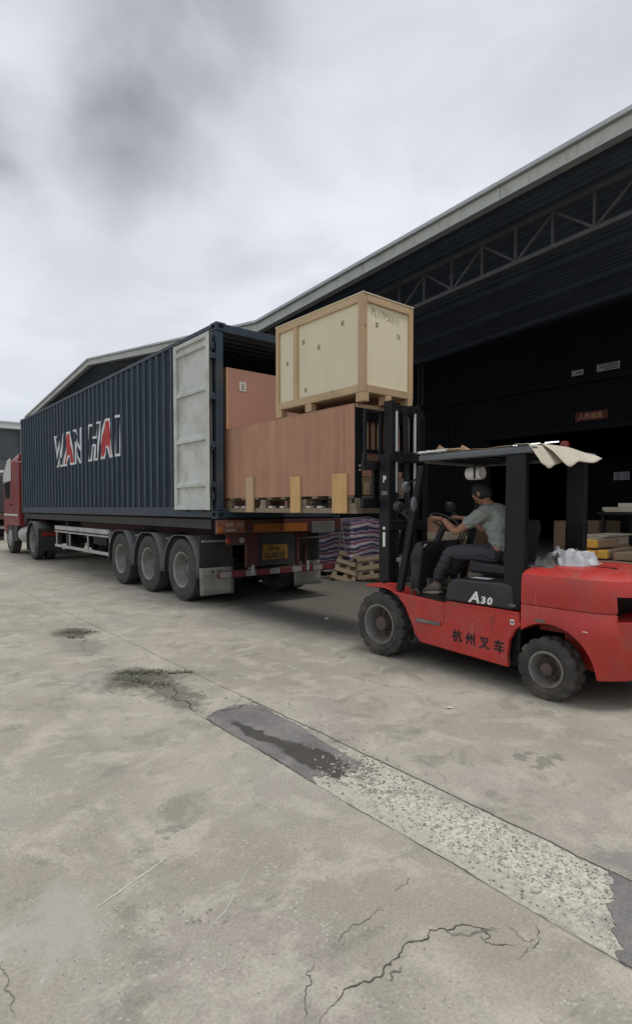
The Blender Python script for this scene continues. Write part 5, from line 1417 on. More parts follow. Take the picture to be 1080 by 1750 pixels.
# rear-view mirrors at the front pillar
def mirror(c, a, b, name='mirror'):
    mb = MB(); n = 20
    mb.lathe([(-0.02, 0.3), (-0.012, 0.85), (0.0, 1.0), (0.012, 0.97), (0.014, 0.05)], (0, 0, 0), 'y', n)
    mb.v = [(c[0] + x * a, c[1] + y, c[2] + z * b) for x, y, z in mb.v]
    return mb.build(name, M_GUARD, fk, auto=40)
mirror((FX0 + 0.06, 3.86, 1.755), 0.058, 0.058); mirror((FX0 + 0.02, 3.72, 1.585), 0.042, 0.075)
tube('mirror_arm', M_BLK, fk, [(FX0 + 0.065, 3.70, 1.85), (FX0 + 0.06, 3.80, 1.80), (FX0 + 0.06, 3.87, 1.76)], 0.010, 8)
tube('mirror_arm', M_BLK, fk, [(FX0 + 0.065, 3.74, 1.62), (FX0 + 0.03, 3.735, 1.60)], 0.010, 8)
# work lamp hanging under the guard: white drum
mb = MB(); mb.lathe([(-0.05, 0.045), (-0.055, 0.075), (-0.03, 0.085), (0.03, 0.085), (0.05, 0.08), (0.052, 0.03)], (0, 0, 0), 'y', 24)
mb.v = [(4.74 + x * 0.8, 3.31 + y * 1.5, 1.885 + z * 0.75) for x, y, z in mb.v]
wl = mb.build('work_lamp', mat('lamp_white', (0.80, 0.79, 0.76), 0.5, var=0.1), fk, auto=40)
box('lamp_strap', M_BLK, wl, 4.668, 4.672, 3.26, 3.28, 1.83, 1.94, bevel=0)
box('lamp_bracket', M_BLK, fk, 4.73, 4.75, 3.30, 3.32, 1.945, 2.004)

# --- mast
MY = 4.36
def channel(name, x, s, y, z0, z1, dpt=0.11, wd=0.055, t=0.014):
    """C-section upright, open towards s"""
    mb = MB(); mb.box(x - t / 2, x + t / 2, y - dpt / 2, y + dpt / 2, z0, z1)
    for yy in (y - dpt / 2, y + dpt / 2 - t): mb.box(min(x + s * t / 2, x + s * wd), max(x + s * t / 2, x + s * wd), yy, yy + t, z0, z1)
    return mb.build(name, M_BLK, fk, bevel=0.003)
channel('outer_upright', 4.575, 1, MY, 0.22, 2.14, 0.15, 0.075, 0.022); channel('outer_upright', 5.205, -1, MY, 0.22, 2.14, 0.15, 0.075, 0.022)
channel('inner_upright', 4.655, 1, MY + 0.03, 0.75, 2.735, 0.12, 0.055); channel('inner_upright', 5.125, -1, MY + 0.03, 0.75, 2.735, 0.12, 0.055)
for z in (0.42, 1.30, 2.06): box('mast_crossbar', M_BLK, fk, 4.59, 5.19, MY - 0.085, MY - 0.05, z, z + 0.11, bevel=0.006)
for z in (1.02, 2.60): box('inner_crossbar', M_BLK, fk, 4.663, 5.117, MY - 0.025, MY + 0.01, z, z + 0.10, bevel=0.006)
for x in (4.735, 5.045):
    tube('lift_cylinder', M_BLK, fk, [(x, MY - 0.02, 0.35), (x, MY - 0.02, 1.72)], 0.034, 14)
    tube('lift_rod', M_STEEL, fk, [(x, MY - 0.02, 1.72), (x, MY - 0.02, 2.62)], 0.020, 12)
for x in (4.80, 4.98):
    mb = MB()
    for k in range(46): mb.box(x - (0.012 if k % 2 else 0.009), x + (0.012 if k % 2 else 0.009), MY + 0.012, MY + 0.022, 1.62 + k * 0.0215, 1.62 + k * 0.0215 + 0.018)
    mb.build('lift_chain', M_GUARD, fk)
    MB().lathe([(-0.014, 0.05), (-0.008, 0.04), (0.008, 0.04), (0.014, 0.05)], (x, MY, 2.63), 'x', 18).build('chain_wheel', M_BLK, fk, auto=40)
for k, x in enumerate((4.86, 4.89, 4.92)):
    tube('hose', M_GASKET, fk, [(x, MY - 0.06, 0.7), (x, MY - 0.055, 1.5), (x, MY - 0.03, 2.2), (x, MY - 0.01, 2.6)], 0.009, 6)
# carriage, load backrest, forks
for z in (1.60, 2.02): box('carriage_bar', M_BLK, fk, 4.36, 5.42, MY + 0.115, MY + 0.155, z - 0.055, z + 0.055, bevel=0.006)
for x in (4.655, 5.125): box('carriage_plate', M_BLK, fk, x - 0.03, x + 0.03, MY + 0.095, MY + 0.1145, 1.52, 2.10, bevel=0.004)
for x in (4.40, 4.64, 4.89, 5.14, 5.38): box('backrest_bar', M_BLK, fk, x - 0.018, x + 0.018, MY + 0.12, MY + 0.15, 2.078, 2.60, bevel=0.004)
for z in (2.60,): box('backrest_bar', M_BLK, fk, 4.382, 5.398, MY + 0.12, MY + 0.15, z + 0.001, z + 0.035, bevel=0.004)
for x in (4.62, 5.16):
    mb = MB().prism([(MY + 0.157, 1.567), (MY + 0.157, 2.06), (MY + 0.197, 2.06), (MY + 0.20, 1.615), (5.70, 1.60), (5.70, 1.59), (MY + 0.28, 1.567)], 'x', x - 0.055, x + 0.055)
    mb.build('fork', M_BLK, fk, bevel=0.004)
# tilt cylinders, mast stickers, headlamps
for x in (4.50, 5.28):
    tube('tilt_cylinder', M_BLK, fk, [(x, 3.72, 0.56), (x, 4.10, 0.66)], 0.035, 12)
    tube('tilt_rod', M_STEEL, fk, [(x, 4.10, 0.66), (x, 4.29, 0.71)], 0.018, 10)
    box('tilt_lug', M_BLK, fk, x - 0.03, x + 0.03, 4.27, 4.30, 0.66, 0.76)
box('mast_sticker', M_WHITE, fk, 4.5615, 4.5635, MY - 0.02, MY + 0.015, 1.12, 1.28, bevel=0)
box('mast_sticker', M_WHITE, fk, 4.5615, 4.5635, MY - 0.02, MY + 0.015, 1.31, 1.34, bevel=0)
text_mb('P', 0.10, 'x', (4.5625, MY + 0.02, 1.83), bold=0.003).build('lettering', M_WHITE, fk, fix=False)
text_mb('∞', 0.10, 'x', (4.5625, MY + 0.04, 1.68), bold=0.001).build('lettering', M_FLAP, fk, fix=False)
for x, sg in ((4.46, -1), (5.32, 1)):
    mb = MB().lathe([(-0.05, 0.02), (-0.04, 0.05), (0.02, 0.06), (0.03, 0.055)], (x, 4.05, 1.56), 'y', 16); mb.build('head_lamp', M_PLAST, fk, auto=40)
    tube('lamp_stalk', M_BLK, fk, [(x, 4.04, 1.51), (x - 0.02 * sg, 3.85, 1.40)], 0.012, 8)
# dashboard cowl, steering column and wheel, levers
MB().prism([(4.02, 0.66), (4.04, 1.02), (3.98, 1.16), (3.90, 1.20), (3.86, 1.12), (3.92, 0.66)], 'x', 4.62, 5.30).build('cowl', M_PLAST, fk, bevel=0.02)
tube('steering_column', M_PLAST, fk, [(FXC, 3.93, 1.10), (FXC, 3.80, 1.36)], 0.035, 12)
sw_c, sw_n = Vector((FXC, 3.775, 1.395)), Vector((0, -0.50, 0.866)).normalized()
sw_u = Vector((1, 0, 0)); sw_v = sw_n.cross(sw_u)
ring = [sw_c + (sw_u * cos(2 * pi * k / 32) + sw_v * sin(2 * pi * k / 32)) * 0.175 for k in range(32)]
sw = MB().tube(ring, 0.014, 8, closed=True).build('steering_wheel', M_PLAST, fk, smooth=True)
mb = MB()
for a in (0.5, 2.6, 4.7): mb.tube([sw_c, sw_c + (sw_u * cos(a) + sw_v * sin(a)) * 0.17], 0.010, 6)
mb.lathe([(-0.02, 0.04), (0.012, 0.035), (0.016, 0.01)], sw_c, 'z', 16); mb.build('spokes', M_PLAST, sw)
for k in range(3): tube('lever', M_BLK, fk, [(5.16 + 0.05 * k, 3.86, 1.12), (5.16 + 0.05 * k, 3.74, 1.34)], [0.008, 0.008], 8)
tube('brake_lever', M_STEEL, fk, [(4.66, 3.92, 1.02), (4.65, 3.90, 1.12), (4.66, 3.84, 1.17)], 0.010, 8)
for k, x in enumerate((4.72, 4.95, 5.08)): box('pedal', M_FRIM, fk, x, x + 0.07, 3.86, 3.89, 0.72, 0.80)
box('clutter_bracket', M_FRIM, fk, 4.48, 4.52, 3.98, 4.10, 0.98, 1.02)
# seat
MB().prism([(3.30, 0.925), (3.31, 1.00), (3.26, 1.03), (2.92, 1.015), (2.86, 1.04), (2.82, 1.0), (2.83, 0.925)], 'x', 4.66, 5.12).build('seat_cushion', M_SEAT, fk, bevel=0.02, seg=3)
MB().prism([(2.975, 1.03), (2.955, 1.20), (2.925, 1.38), (2.88, 1.44), (2.82, 1.43), (2.81, 1.36), (2.85, 1.15), (2.86, 1.01)], 'x', 4.68, 5.10).build('seat_back', M_SEAT, fk, bevel=0.025, seg=3)
tube('seat_lever', M_STEEL, fk, [(4.645, 2.90, 1.02), (4.64, 2.84, 1.16)], 0.010, 8)
box('seat_base', M_BLK, fk, 4.72, 5.06, 2.86, 3.24, 0.905, 0.924, bevel=0)

# ================================================================ THINGS LYING ON THE FORKLIFT
M_CARD = mat('cardboard_pale', (0.50, 0.455, 0.36), 0.85, var=0.10, scale=5, bump=0.1, bscale=30)
M_CARDB = mat('cardboard_brown', (0.36, 0.25, 0.15), 0.85, var=0.12, scale=5)
def soft_sheet(pts_fn, nu, nv):
    mb = MB()
    for i in range(nu + 1):
        for j in range(nv + 1): mb.v.append(pts_fn(i / nu, j / nv))
    for i in range(nu):
        for j in range(nv): mb.f.append((i * (nv + 1) + j, (i + 1) * (nv + 1) + j, (i + 1) * (nv + 1) + j + 1, i * (nv + 1) + j + 1))
    return mb
def card1(u, v):
    # u across (x), v from the roof backwards, then hanging
    x = 4.315 + 0.30 * u; t = max(0.0, v - 0.35) / 0.65
    y = 2.64 - 0.13 * min(v, 0.35) / 0.35 - 0.13 * t - 0.02 * u
    z = 2.078 - 0.175 * t ** 1.15 * (1 + 0.15 * sin(u * 5)) + 0.006 * sin(u * 14) * t + 0.008 * noise.noise(Vector((u * 6, v * 5, 3)))
    return (x, y, z)
def card2(u, v):
    x = 4.50 + 0.42 * u; t = max(0.0, v - 0.30) / 0.70
    y = 2.62 - 0.12 * min(v, 0.30) / 0.30 - (0.22 + 0.10 * u) * t
    z = 2.090 - 0.165 * t ** 1.2 * (1.15 - 0.3 * u) + 0.014 * sin(u * 11 + v * 3) * t + 0.016 * noise.noise(Vector((u * 5, v * 4, 1))) * t
    return (x, y, z)
tag(soft_sheet(card1, 20, 16).build('cardboard_sheet', M_CARD, None, loc=(4.6, 2.45, 2.0), smooth=True, solid=0.005), 'creased cardboard sheet hanging steeply off the roof at the rear pillar', 'cardboard', 'cardboard on the forklift roof')
tag(soft_sheet(card2, 22, 16).build('cardboard_sheet', M_CARD, None, loc=(5.0, 2.4, 2.0), smooth=True, solid=0.005), 'crumpled cardboard sheet flaring out behind the forklift roof', 'cardboard', 'cardboard on the forklift roof')
def card3(u, v):
    return (4.36 + 0.9 * u, 2.68 + 0.85 * v, 2.066 + 0.012 * noise.noise(Vector((u * 4, v * 5, 7))) + 0.012)
tag(soft_sheet(card3, 16, 16).build('cardboard_sheet', M_CARDB, None, loc=(4.8, 3.1, 2.06), smooth=True, solid=0.004), 'flattened brown cardboard lying on top of the forklift roof', 'cardboard', 'cardboard on the forklift roof')
for i, (x, y, s, lab) in enumerate(((4.42, 3.50, 0.10, 'pointed cardboard scrap near the front of the forklift roof'), (4.42, 3.24, 0.07, 'small brown cardboard flap in the middle of the forklift roof'))):
    mb = MB(); mb.add([(x - 0.02, y - s, 2.085), (x + 0.05, y + s, 2.085), (x + 0.03, y + 0.2 * s, 2.085 + s * 0.75), (x + 0.2, y, 2.085)], [(0, 1, 2), (1, 3, 2), (0, 2, 3), (0, 3, 1)])
    tag(mb.build('cardboard_scrap', M_CARDB, None, loc=(x, y, 2.085)), lab, 'cardboard', 'scraps on the forklift roof')
for i, (p, q, lab) in enumerate((((4.34, 3.66, 2.085), (4.40, 3.36, 2.10), 'thin stick at the front edge of the forklift roof'), ((4.37, 3.60, 2.10), (4.45, 3.20, 2.105), 'thin stick lying along the forklift roof behind the front edge'))):
    tag(MB().bar(p, q, 0.016, 0.010).build('stick', M_PINEY, None, loc=p), lab, 'stick', 'sticks on the forklift roof')
# ragged pale foam along the near front edge of the roof
def foam(u, v):
    return (4.325 + 0.05 * v, 3.69 - 0.34 * u, 2.072 + 0.022 * sin(v * pi) + 0.016 * noise.fractal(Vector((u * 14, v * 3, 3)), 1, 2, 3))
tag(soft_sheet(foam, 40, 6).build('foam_strip', mat('foam_strip', (0.40, 0.39, 0.36), 0.9, var=0.35, scale=30), None, loc=(4.34, 3.5, 2.06), smooth=True, solid=0.006), 'ragged pale strip of foam along the front edge of forklift roof', 'foam')
# crumpled plastic and rags on the engine hood
def crumple(u, v, seed, amp, hx):
    n1 = noise.fractal(Vector((u * 3.0, v * 3.0, seed)), 1.0, 2.0, 2); n2 = abs(noise.noise(Vector((u * 5, v * 5, seed + 4))))
    e = (1 - (2 * u - 1) ** 4) * (1 - (2 * v - 1) ** 4)
    return max(0.0, (0.05 + amp * n1 + 0.09 * n2) * e * hx)
def rag(cx, cy, sx, sy, z, seed, hx):
    return soft_sheet(lambda u, v: (cx + (u - 0.5) * sx + 0.03 * noise.noise(Vector((u * 6, v * 6, seed + 9))), cy + (v - 0.5) * sy + 0.04 * noise.noise(Vector((u * 5, v * 7, seed + 2))), z + 0.008 + crumple(u, v, seed, 0.10, hx)), 30, 30)
M_PLASTW = mat('crumpled_plastic', (0.42, 0.43, 0.45), 0.45, var=0.25, scale=10)
M_RAGD = mat('dirty_rag', (0.10, 0.095, 0.09), 0.85, var=0.4, scale=12)
tag(rag(4.80, 2.36, 0.42, 0.36, 1.06, 3.3, 1.25).build('plastic_bag', M_PLASTW, None, loc=(4.8, 2.36, 1.06)), 'crumpled white plastic sheet on the red engine hood', 'plastic sheet')
tag(rag(4.62, 2.455, 0.36, 0.20, 1.045, 8.3, 0.9).build('dirty_rag', M_RAGD, None, loc=(4.62, 2.45, 1.045)), 'dark dirty rag bunched on the hood against the rear pillar', 'rag')

# ================================================================ DRIVER
M_SKIN = mat('skin', (0.34, 0.165, 0.10), 0.55, var=0.1, scale=6)
M_HAIR = mat('hair_black', (0.008, 0.007, 0.007), 0.6, var=0.3, scale=40)
M_SHIRT = mat('shirt_grey_green', (0.255, 0.278, 0.25), 0.85, var=0.08, scale=5, bump=0.25, bscale=14)
M_TROU = mat('trousers_grey', (0.052, 0.050, 0.058), 0.85, var=0.15, scale=5, bump=0.25, bscale=14)
M_SHOE = mat('shoe_tan', (0.17, 0.145, 0.11), 0.7, var=0.2, scale=10)
M_SOLE = mat('shoe_sole', (0.38, 0.34, 0.26), 0.7)
PX_ = FXC
dr = empty('person', (PX_, 3.05, 1.02), 'person in grey-green t-shirt and dark trousers driving the forklift', 'person')
def skin_mesh(chains, subdiv=2):
    """chains: list of polylines of (point, radius); joined where points coincide; returns verts, faces"""
    bm_v = []; idx = {}; edges = []; rad = {}
    for ch in chains:
        prev = None
        for p, r in ch:
            key = tuple(round(q, 4) for q in p)
            if key not in idx: idx[key] = len(bm_v); bm_v.append(p)
            rr = r if isinstance(r, tuple) else (r, r)
            rad[idx[key]] = rr
            if prev is not None: edges.append((prev, idx[key]))
            prev = idx[key]
    me = bpy.data.meshes.new('s'); me.from_pydata(bm_v, edges, []); o = bpy.data.objects.new('s', me); COL.objects.link(o)
    md = o.modifiers.new('skin', 'SKIN'); md.use_smooth_shade = True
    for i, sv in enumerate(me.skin_vertices[0].data):
        sv.radius = rad[i]; sv.use_root = (i == 0)
    if subdiv:
        ms = o.modifiers.new('sub', 'SUBSURF'); ms.levels = subdiv; ms.render_levels = subdiv
    dg = bpy.context.evaluated_depsgraph_get(); dg.update()
    m2 = bpy.data.meshes.new_from_object(o.evaluated_get(dg))
    v = [tuple(q.co) for q in m2.vertices]; f = [tuple(p.vertices) for p in m2.polygons]
    bpy.data.objects.remove(o); bpy.data.meshes.remove(me); bpy.data.meshes.remove(m2)
    return v, f
# joints (person faces +Y, left side is -X towards the camera)
HIP = Vector((PX_, 3.08, 1.125)); WAI = Vector((PX_, 3.085, 1.24)); CHE = Vector((PX_, 3.15, 1.40)); NEC = Vector((PX_, 3.235, 1.565)); HEA = Vector((PX_, 3.335, 1.69))
def side_pts(s):
    k = {}
    k['sh'] = Vector((PX_ + s * 0.175, 3.215, 1.50)); k['el'] = Vector((PX_ + s * 0.245, 3.46, 1.305)); k['wr'] = Vector((PX_ + s * 0.205, 3.655, 1.435))
    k['hi'] = Vector((PX_ + s * 0.095, 3.10, 1.105)); k['kn'] = Vector((PX_ + s * 0.155, 3.60, 1.10)); k['an'] = Vector((PX_ + s * 0.15, 3.79, 0.755))
    return k
LS, RS = side_pts(-1), side_pts(1)
RS['kn'] = Vector((PX_ + 0.17, 3.62, 1.09)); RS['an'] = Vector((PX_ + 0.17, 3.86, 0.76))
body = MB()
ch = [[(HIP, 0.085), (WAI, 0.085), (CHE, 0.11), (Vector((PX_, 3.21, 1.51)), 0.085), (NEC, 0.055), (Vector((PX_, 3.29, 1.625)), 0.054)]]
for k in (LS, RS):
    s = -1 if k is LS else 1
    ch.append([(Vector((PX_, 3.21, 1.51)), 0.085), (k['sh'], 0.058), (k['sh'].lerp(k['el'], 0.5), 0.047), (k['el'], 0.039), (k['el'].lerp(k['wr'], 0.35), 0.041), (k['wr'], 0.026)])
    ch.append([(HIP, 0.085), (k['hi'], 0.075), (k['hi'].lerp(k['kn'], 0.5), 0.070), (k['kn'], 0.058), (k['kn'].lerp(k['an'], 0.4), 0.052), (k['an'], 0.036)])
body.add(*skin_mesh(ch))
# head: sculpted ellipsoid, turned slightly down and forward
fwd = Vector((0, 0.93, -0.36)).normalized(); upv = Vector((0, 0.36, 0.93)).normalized(); rgt = Vector((1, 0, 0))
def head_pt(u, v, grow=0.0):
    """u azimuth (0 = face front), v polar 0 top .. pi bottom"""
    d = Vector((sin(v) * sin(u), sin(v) * cos(u), cos(v)))
    x, y, z = d.x * 0.076, d.y * 0.094, d.z * 0.118
    fr = max(0.0, cos(u)) * sin(v)
    if d.z < 0: x *= 1 - 0.28 * (-d.z) ** 1.3; y *= 1 - (0.02 if d.y > 0 else 0.25) * (-d.z)
    if d.y < 0 and d.z > -0.4: y *= 1.06
    az = abs(u if u < pi else u - 2 * pi)
    # nose, brow, eye sockets, lips, chin
    nose = max(0, 1 - az / 0.22) * max(0, 1 - abs(d.z + 0.14) / 0.20); y += 0.024 * nose * (1 if d.z < -0.05 else 0.6)
    y += 0.006 * max(0, 1 - az / 0.8) * max(0, 1 - abs(d.z - 0.16) / 0.10)
    y -= 0.010 * max(0, 1 - abs(az - 0.38) / 0.2) * max(0, 1 - abs(d.z - 0.02) / 0.12)
    y += 0.008 * max(0, 1 - az / 0.35) * max(0, 1 - abs(d.z + 0.48) / 0.10)
    y += 0.012 * max(0, 1 - az / 0.4) * max(0, 1 - abs(d.z + 0.82) / 0.18)
    g_ = 1 + grow
    return HEA + rgt * x * g_ + fwd * y * g_ + upv * z * g_
mb = MB(); nu, nv = 48, 32
for j in range(nv + 1):
    for i in range(nu): mb.v.append(head_pt(2 * pi * i / nu, pi * j / nv))
for j in range(nv):
    for i in range(nu): mb.f.append((j * nu + i, j * nu + (i + 1) % nu, (j + 1) * nu + (i + 1) % nu, (j + 1) * nu + i))
body.add(mb.v, mb.f)
for s in (-1, 1):                           # ears
    e = MB(); e.lathe([(-0.008, 0.004), (-0.006, 0.8), (0.0, 1.0), (0.006, 0.75), (0.004, 0.3)], (0, 0, 0), 'x', 14)
    body.add([HEA + rgt * (s * 0.076 + x + s * 0.004) + fwd * (-0.012 + y * 0.018) + upv * (-0.01 + z * 0.030) for x, y, z in e.v], e.f)
# hands: palm and five fingers closed round the wheel rim
def hand(k, s):
    wr = k['wr']; a = pi if s < 0 else 0.0
    ang = radians(168) if s < 0 else radians(12)
    rim = sw_c + (sw_u * cos(ang) + sw_v * sin(ang)) * 0.175
    rdir = (sw_u * cos(ang) + sw_v * sin(ang)); tdir = (-sw_u * sin(ang) + sw_v * cos(ang)) * (1 if s > 0 else -1)     # tdir points up the rim
    up_ = sw_n
    kn = rim + up_ * 0.036 - rdir * (-0.012)
    palm = wr.lerp(kn, 0.55)
    chains = [[(wr, 0.026), (palm, (0.032, 0.022)), (kn, (0.034, 0.018))]]
    body.add(*skin_mesh(chains, 1))
    for f_ in range(4):
        off = tdir * (0.030 - 0.0195 * f_); L = (0.9, 1.0, 0.95, 0.78)[f_]
        b0 = kn + off - (kn - wr).normalized() * 0.012
        p1 = rim + off + up_ * 0.030 * L + rdir * (-0.012)
        p1 = b0 + ((rim - wr).normalized() * 0.022 + up_ * 0.004) * L
        p2 = p1 + ((rim - wr).normalized() * 0.010 - up_ * 0.026) * L
        p3 = p2 + (-(rim - wr).normalized() * 0.016 - up_ * 0.014) * L
        body.add(*skin_mesh([[(b0, 0.0095), (p1, 0.0095), (p2, 0.0088), (p3, 0.0075)]], 1))
    t0 = palm + tdir * 0.026; t1 = t0 + tdir * 0.026 + (rim - wr).normalized() * 0.022 - up_ * 0.006; t2 = t1 + (rim - wr).normalized() * 0.026 - up_ * 0.012
    body.add(*skin_mesh([[(t0, 0.012), (t1, 0.0105), (t2, 0.0085)]], 1))
hand(LS, -1); hand(RS, 1)
bo = body.build('body', M_SKIN, dr, fix=True)
rm = bo.modifiers.new('remesh', 'REMESH'); rm.mode = 'VOXEL'; rm.voxel_size = 0.0045; rm.use_smooth_shade = True
smd = bo.modifiers.new('smooth', 'SMOOTH'); smd.factor = 0.5; smd.iterations = 3
apply_mods(bo)
for p in bo.data.polygons: p.use_smooth = True
# face details
for s in (-1, 1):
    c = HEA + rgt * s * 0.030 + fwd * 0.082 + upv * 0.004
    MB().lathe([(-0.008, 0.002), (-0.004, 0.009), (0.004, 0.009), (0.008, 0.002)], c, 'y', 12).build('eye', M_WHITE, dr, smooth=True)
    MB().bar(HEA + rgt * s * 0.014 + fwd * 0.093 + upv * 0.022, HEA + rgt * s * 0.046 + fwd * 0.083 + upv * 0.020, 0.006, 0.007).build('eyebrow', M_HAIR, dr)
MB().bar(HEA + rgt * -0.02 + fwd * 0.094 - upv * 0.058, HEA + rgt * 0.02 + fwd * 0.094 - upv * 0.058, 0.006, 0.008).build('mouth', mat('lips', (0.30, 0.09, 0.07), 0.5), dr)
# hair cap: covers crown, back and sides down to the nape
hm = MB(); nu, nv = 60, 28
for j in range(nv + 1):
    for i in range(nu):
        u = 2 * pi * i / nu; az = abs(u if u < pi else u - 2 * pi)
        vmax = 1.02 + 1.15 * max(0.0, min(1.0, (az - 0.65) / 1.0)) + 0.06 * noise.noise(Vector((u * 4, 0, 2)))
        v = vmax * j / nv
        g_ = 0.11 + 0.05 * noise.fractal(Vector((sin(u) * 6, cos(u) * 6, v * 8)), 1, 2, 3) + 0.05 * max(0, cos(v))
        if j == nv: g_ = 0.02
        hm.v.append(head_pt(u, v, g_))
for j in range(nv):
    for i in range(nu): hm.f.append((j * nu + i, j * nu + (i + 1) % nu, (j + 1) * nu + (i + 1) % nu, (j + 1) * nu + i))
hm.build('hair', M_HAIR, dr, smooth=True, fix=False)
# shirt: torso and short sleeves, one mesh a little larger than the body
def cloth(chains, name, m, vox=0.008, amp=0.008, cut=None, seed=0):
    mb = MB()
    for c in chains: mb.add(*skin_mesh(c))
    o = mb.build(name, m, dr)
    rm = o.modifiers.new('r', 'REMESH'); rm.mode = 'VOXEL'; rm.voxel_size = vox; rm.use_smooth_shade = True
    sm_ = o.modifiers.new('s', 'SMOOTH'); sm_.factor = 0.5; sm_.iterations = 4
    apply_mods(o)
    me = o.data
    bm = bmesh.new(); bm.from_mesh(me); bm.normal_update()
    for v in bm.verts:
        p = v.co
        w_ = noise.fractal(Vector((p.x * 9, p.y * 9, p.z * 22 + seed)), 1, 2, 3) + 0.6 * noise.noise(Vector((p.x * 30, p.y * 14, p.z * 30 + seed)))
        v.co = p + v.normal * amp * w_
    bm.to_mesh(me); bm.free()
    for p in me.polygons: p.use_smooth = True
    return o
neck0 = Vector((PX_, 3.205, 1.525))
torso = [[(HIP + Vector((0, -0.005, -0.035)), (0.162, 0.132)), (WAI, (0.15, 0.125)), (CHE, (0.175, 0.135)), (neck0, (0.105, 0.085)), (NEC + Vector((0, -0.005, -0.008)), 0.066)]]
for k in (LS, RS):
    torso.append([(neck0, (0.105, 0.085)), (k['sh'], 0.076), (k['sh'].lerp(k['el'], 0.45), 0.070), (k['sh'].lerp(k['el'], 0.68), 0.068)])
cloth([torso], 'shirt', M_SHIRT, 0.008, 0.011)
leg = [[(HIP + Vector((0, -0.01, -0.03)), (0.150, 0.118)), (HIP + Vector((0, -0.005, 0.05)), (0.140, 0.112))]]
for k in (LS, RS):
    leg.append([(HIP + Vector((0, -0.01, -0.03)), (0.150, 0.118)), (k['hi'], 0.105), (k['hi'].lerp(k['kn'], 0.5), 0.092), (k['kn'], 0.074), (k['kn'].lerp(k['an'], 0.45), 0.070), (k['an'] + Vector((0, -0.012, 0.03)), 0.060)])
cloth([leg], 'trousers', M_TROU, 0.008, 0.011, seed=5)
box('belt_pouch', M_GASKET, dr, PX_ - 0.165, PX_ - 0.135, 3.14, 3.20, 1.115, 1.175, bevel=0.006)
for k in (LS, RS):
    a = k['an']; mb = MB()
    d = Vector((0, 1, -0.10)).normalized()
    secs = []
    for t, hw, h0, h1 in ((-0.075, 0.030, -0.085, -0.03), (-0.055, 0.040, -0.090, 0.02), (0.0, 0.042, -0.092, 0.03), (0.07, 0.045, -0.092, -0.010), (0.13, 0.046, -0.092, -0.038), (0.175, 0.038, -0.088, -0.055), (0.195, 0.018, -0.082, -0.066)):
        c = a + Vector((0, t, -t * 0.12)); secs.append([(c.x + hw * cos(q) , c.y, c.z + (h0 + h1) / 2 + (h1 - h0) / 2 * sin(q)) for q in [2 * pi * i / 14 for i in range(14)]])
    mb.v = [v for s_ in secs for v in s_]
    mb.f = [(i * 14 + j, i * 14 + (j + 1) % 14, (i + 1) * 14 + (j + 1) % 14, (i + 1) * 14 + j) for i in range(6) for j in range(14)] + [tuple(range(14)), tuple(84 + j for j in range(14))]
    sh = mb.build('shoe', M_SHOE, dr, smooth=True)
    mb = MB(); pl = [(a.x + x, a.y + y) for x, y in ((-0.034, -0.08), (0.034, -0.08), (0.046, 0.0), (0.05, 0.10), (0.042, 0.17), (0.0, 0.205), (-0.042, 0.17), (-0.05, 0.10), (-0.046, 0.0))]
    mb.prism(pl, 'z', -0.012, 0.012); mb.v = [(x, y, z + a.z - 0.090 - (y - a.y) * 0.12) for x, y, z in mb.v]
    mb.build('sole', M_SOLE, sh, bevel=0.004)

# ================================================================ GOODS IN AND BEFORE THE SHED
def tarp_material():
    m = bpy.data.materials.new('striped_tarp'); m.use_nodes = True
    n = NT(m.node_tree); n.n.clear()
    tc = n.add('ShaderNodeTexCoord').outputs['Object']
    x, y, z = n.sep(tc)[0:3]
    wv = n.m('MULTIPLY', n.m('SUBTRACT', n.noise(tc, 1.6, 3, 0.55), 0.5), 0.30)
    t = n.m('FRACT', n.m('MULTIPLY', n.m('ADD', n.m('ADD', z, wv), n.m('MULTIPLY', y, 0.16)), 5.2))
    c = n.mix(n.m('GREATER_THAN', t, 0.30), (0.62, 0.56, 0.60), (0.26, 0.10, 0.15))
    c = n.mix(n.m('GREATER_THAN', t, 0.55), c, (0.52, 0.44, 0.54))
    c = n.mix(n.m('GREATER_THAN', t, 0.68), c, (0.09, 0.08, 0.16))
    p = n.add('ShaderNodeBsdfPrincipled', {'Base Color': c, 'Roughness': 0.45, 'Specular IOR Level': 0.5})
    n.l.new(n.bump(n.noise(tc, 9, 4, 0.6), 0.5, 0.03), p.inputs['Normal'])
    o = n.add('ShaderNodeOutputMaterial'); n.l.new(p.outputs[0], o.inputs[0])
    return m
tp = MB()
def tarp_box(x0, x1, y0, y1, z0, z1, n=26):
    faces = []
    def face(fn):
        o = len(tp.v)
        for i in range(n + 1):
            for j in range(n + 1):
                p = Vector(fn(i / n, j / n)); c = Vector(((x0 + x1) / 2, (y0 + y1) / 2, (z0 + z1) / 2))
                w_ = 0.06 * noise.fractal(Vector((p.x * 1.5, p.y * 1.5, p.z * 1.5)), 1, 2, 3) + 0.03 * noise.noise(Vector((p.x * 3, p.y * 3 + p.z * 4, p.z * 7)))
                d = (p - c); d.normalize(); q = p + d * w_; q.z = max(0.005, q.z)
                tp.v.append(tuple(q))
        for i in range(n):
            for j in range(n): tp.f.append((o + i * (n + 1) + j, o + (i + 1) * (n + 1) + j, o + (i + 1) * (n + 1) + j + 1, o + i * (n + 1) + j + 1))
    L = lambda a, b, t: a + (b - a) * t
    face(lambda u, v: (x0, L(y0, y1, u), L(z0, z1, v))); face(lambda u, v: (x1, L(y0, y1, u), L(z0, z1, v)))
    face(lambda u, v: (L(x0, x1, u), y0, L(z0, z1, v))); face(lambda u, v: (L(x0, x1, u), y1, L(z0, z1, v)))
    face(lambda u, v: (L(x0, x1, u), L(y0, y1, v), z1)); face(lambda u, v: (L(x0, x1, u), L(y0, y1, v), z0))
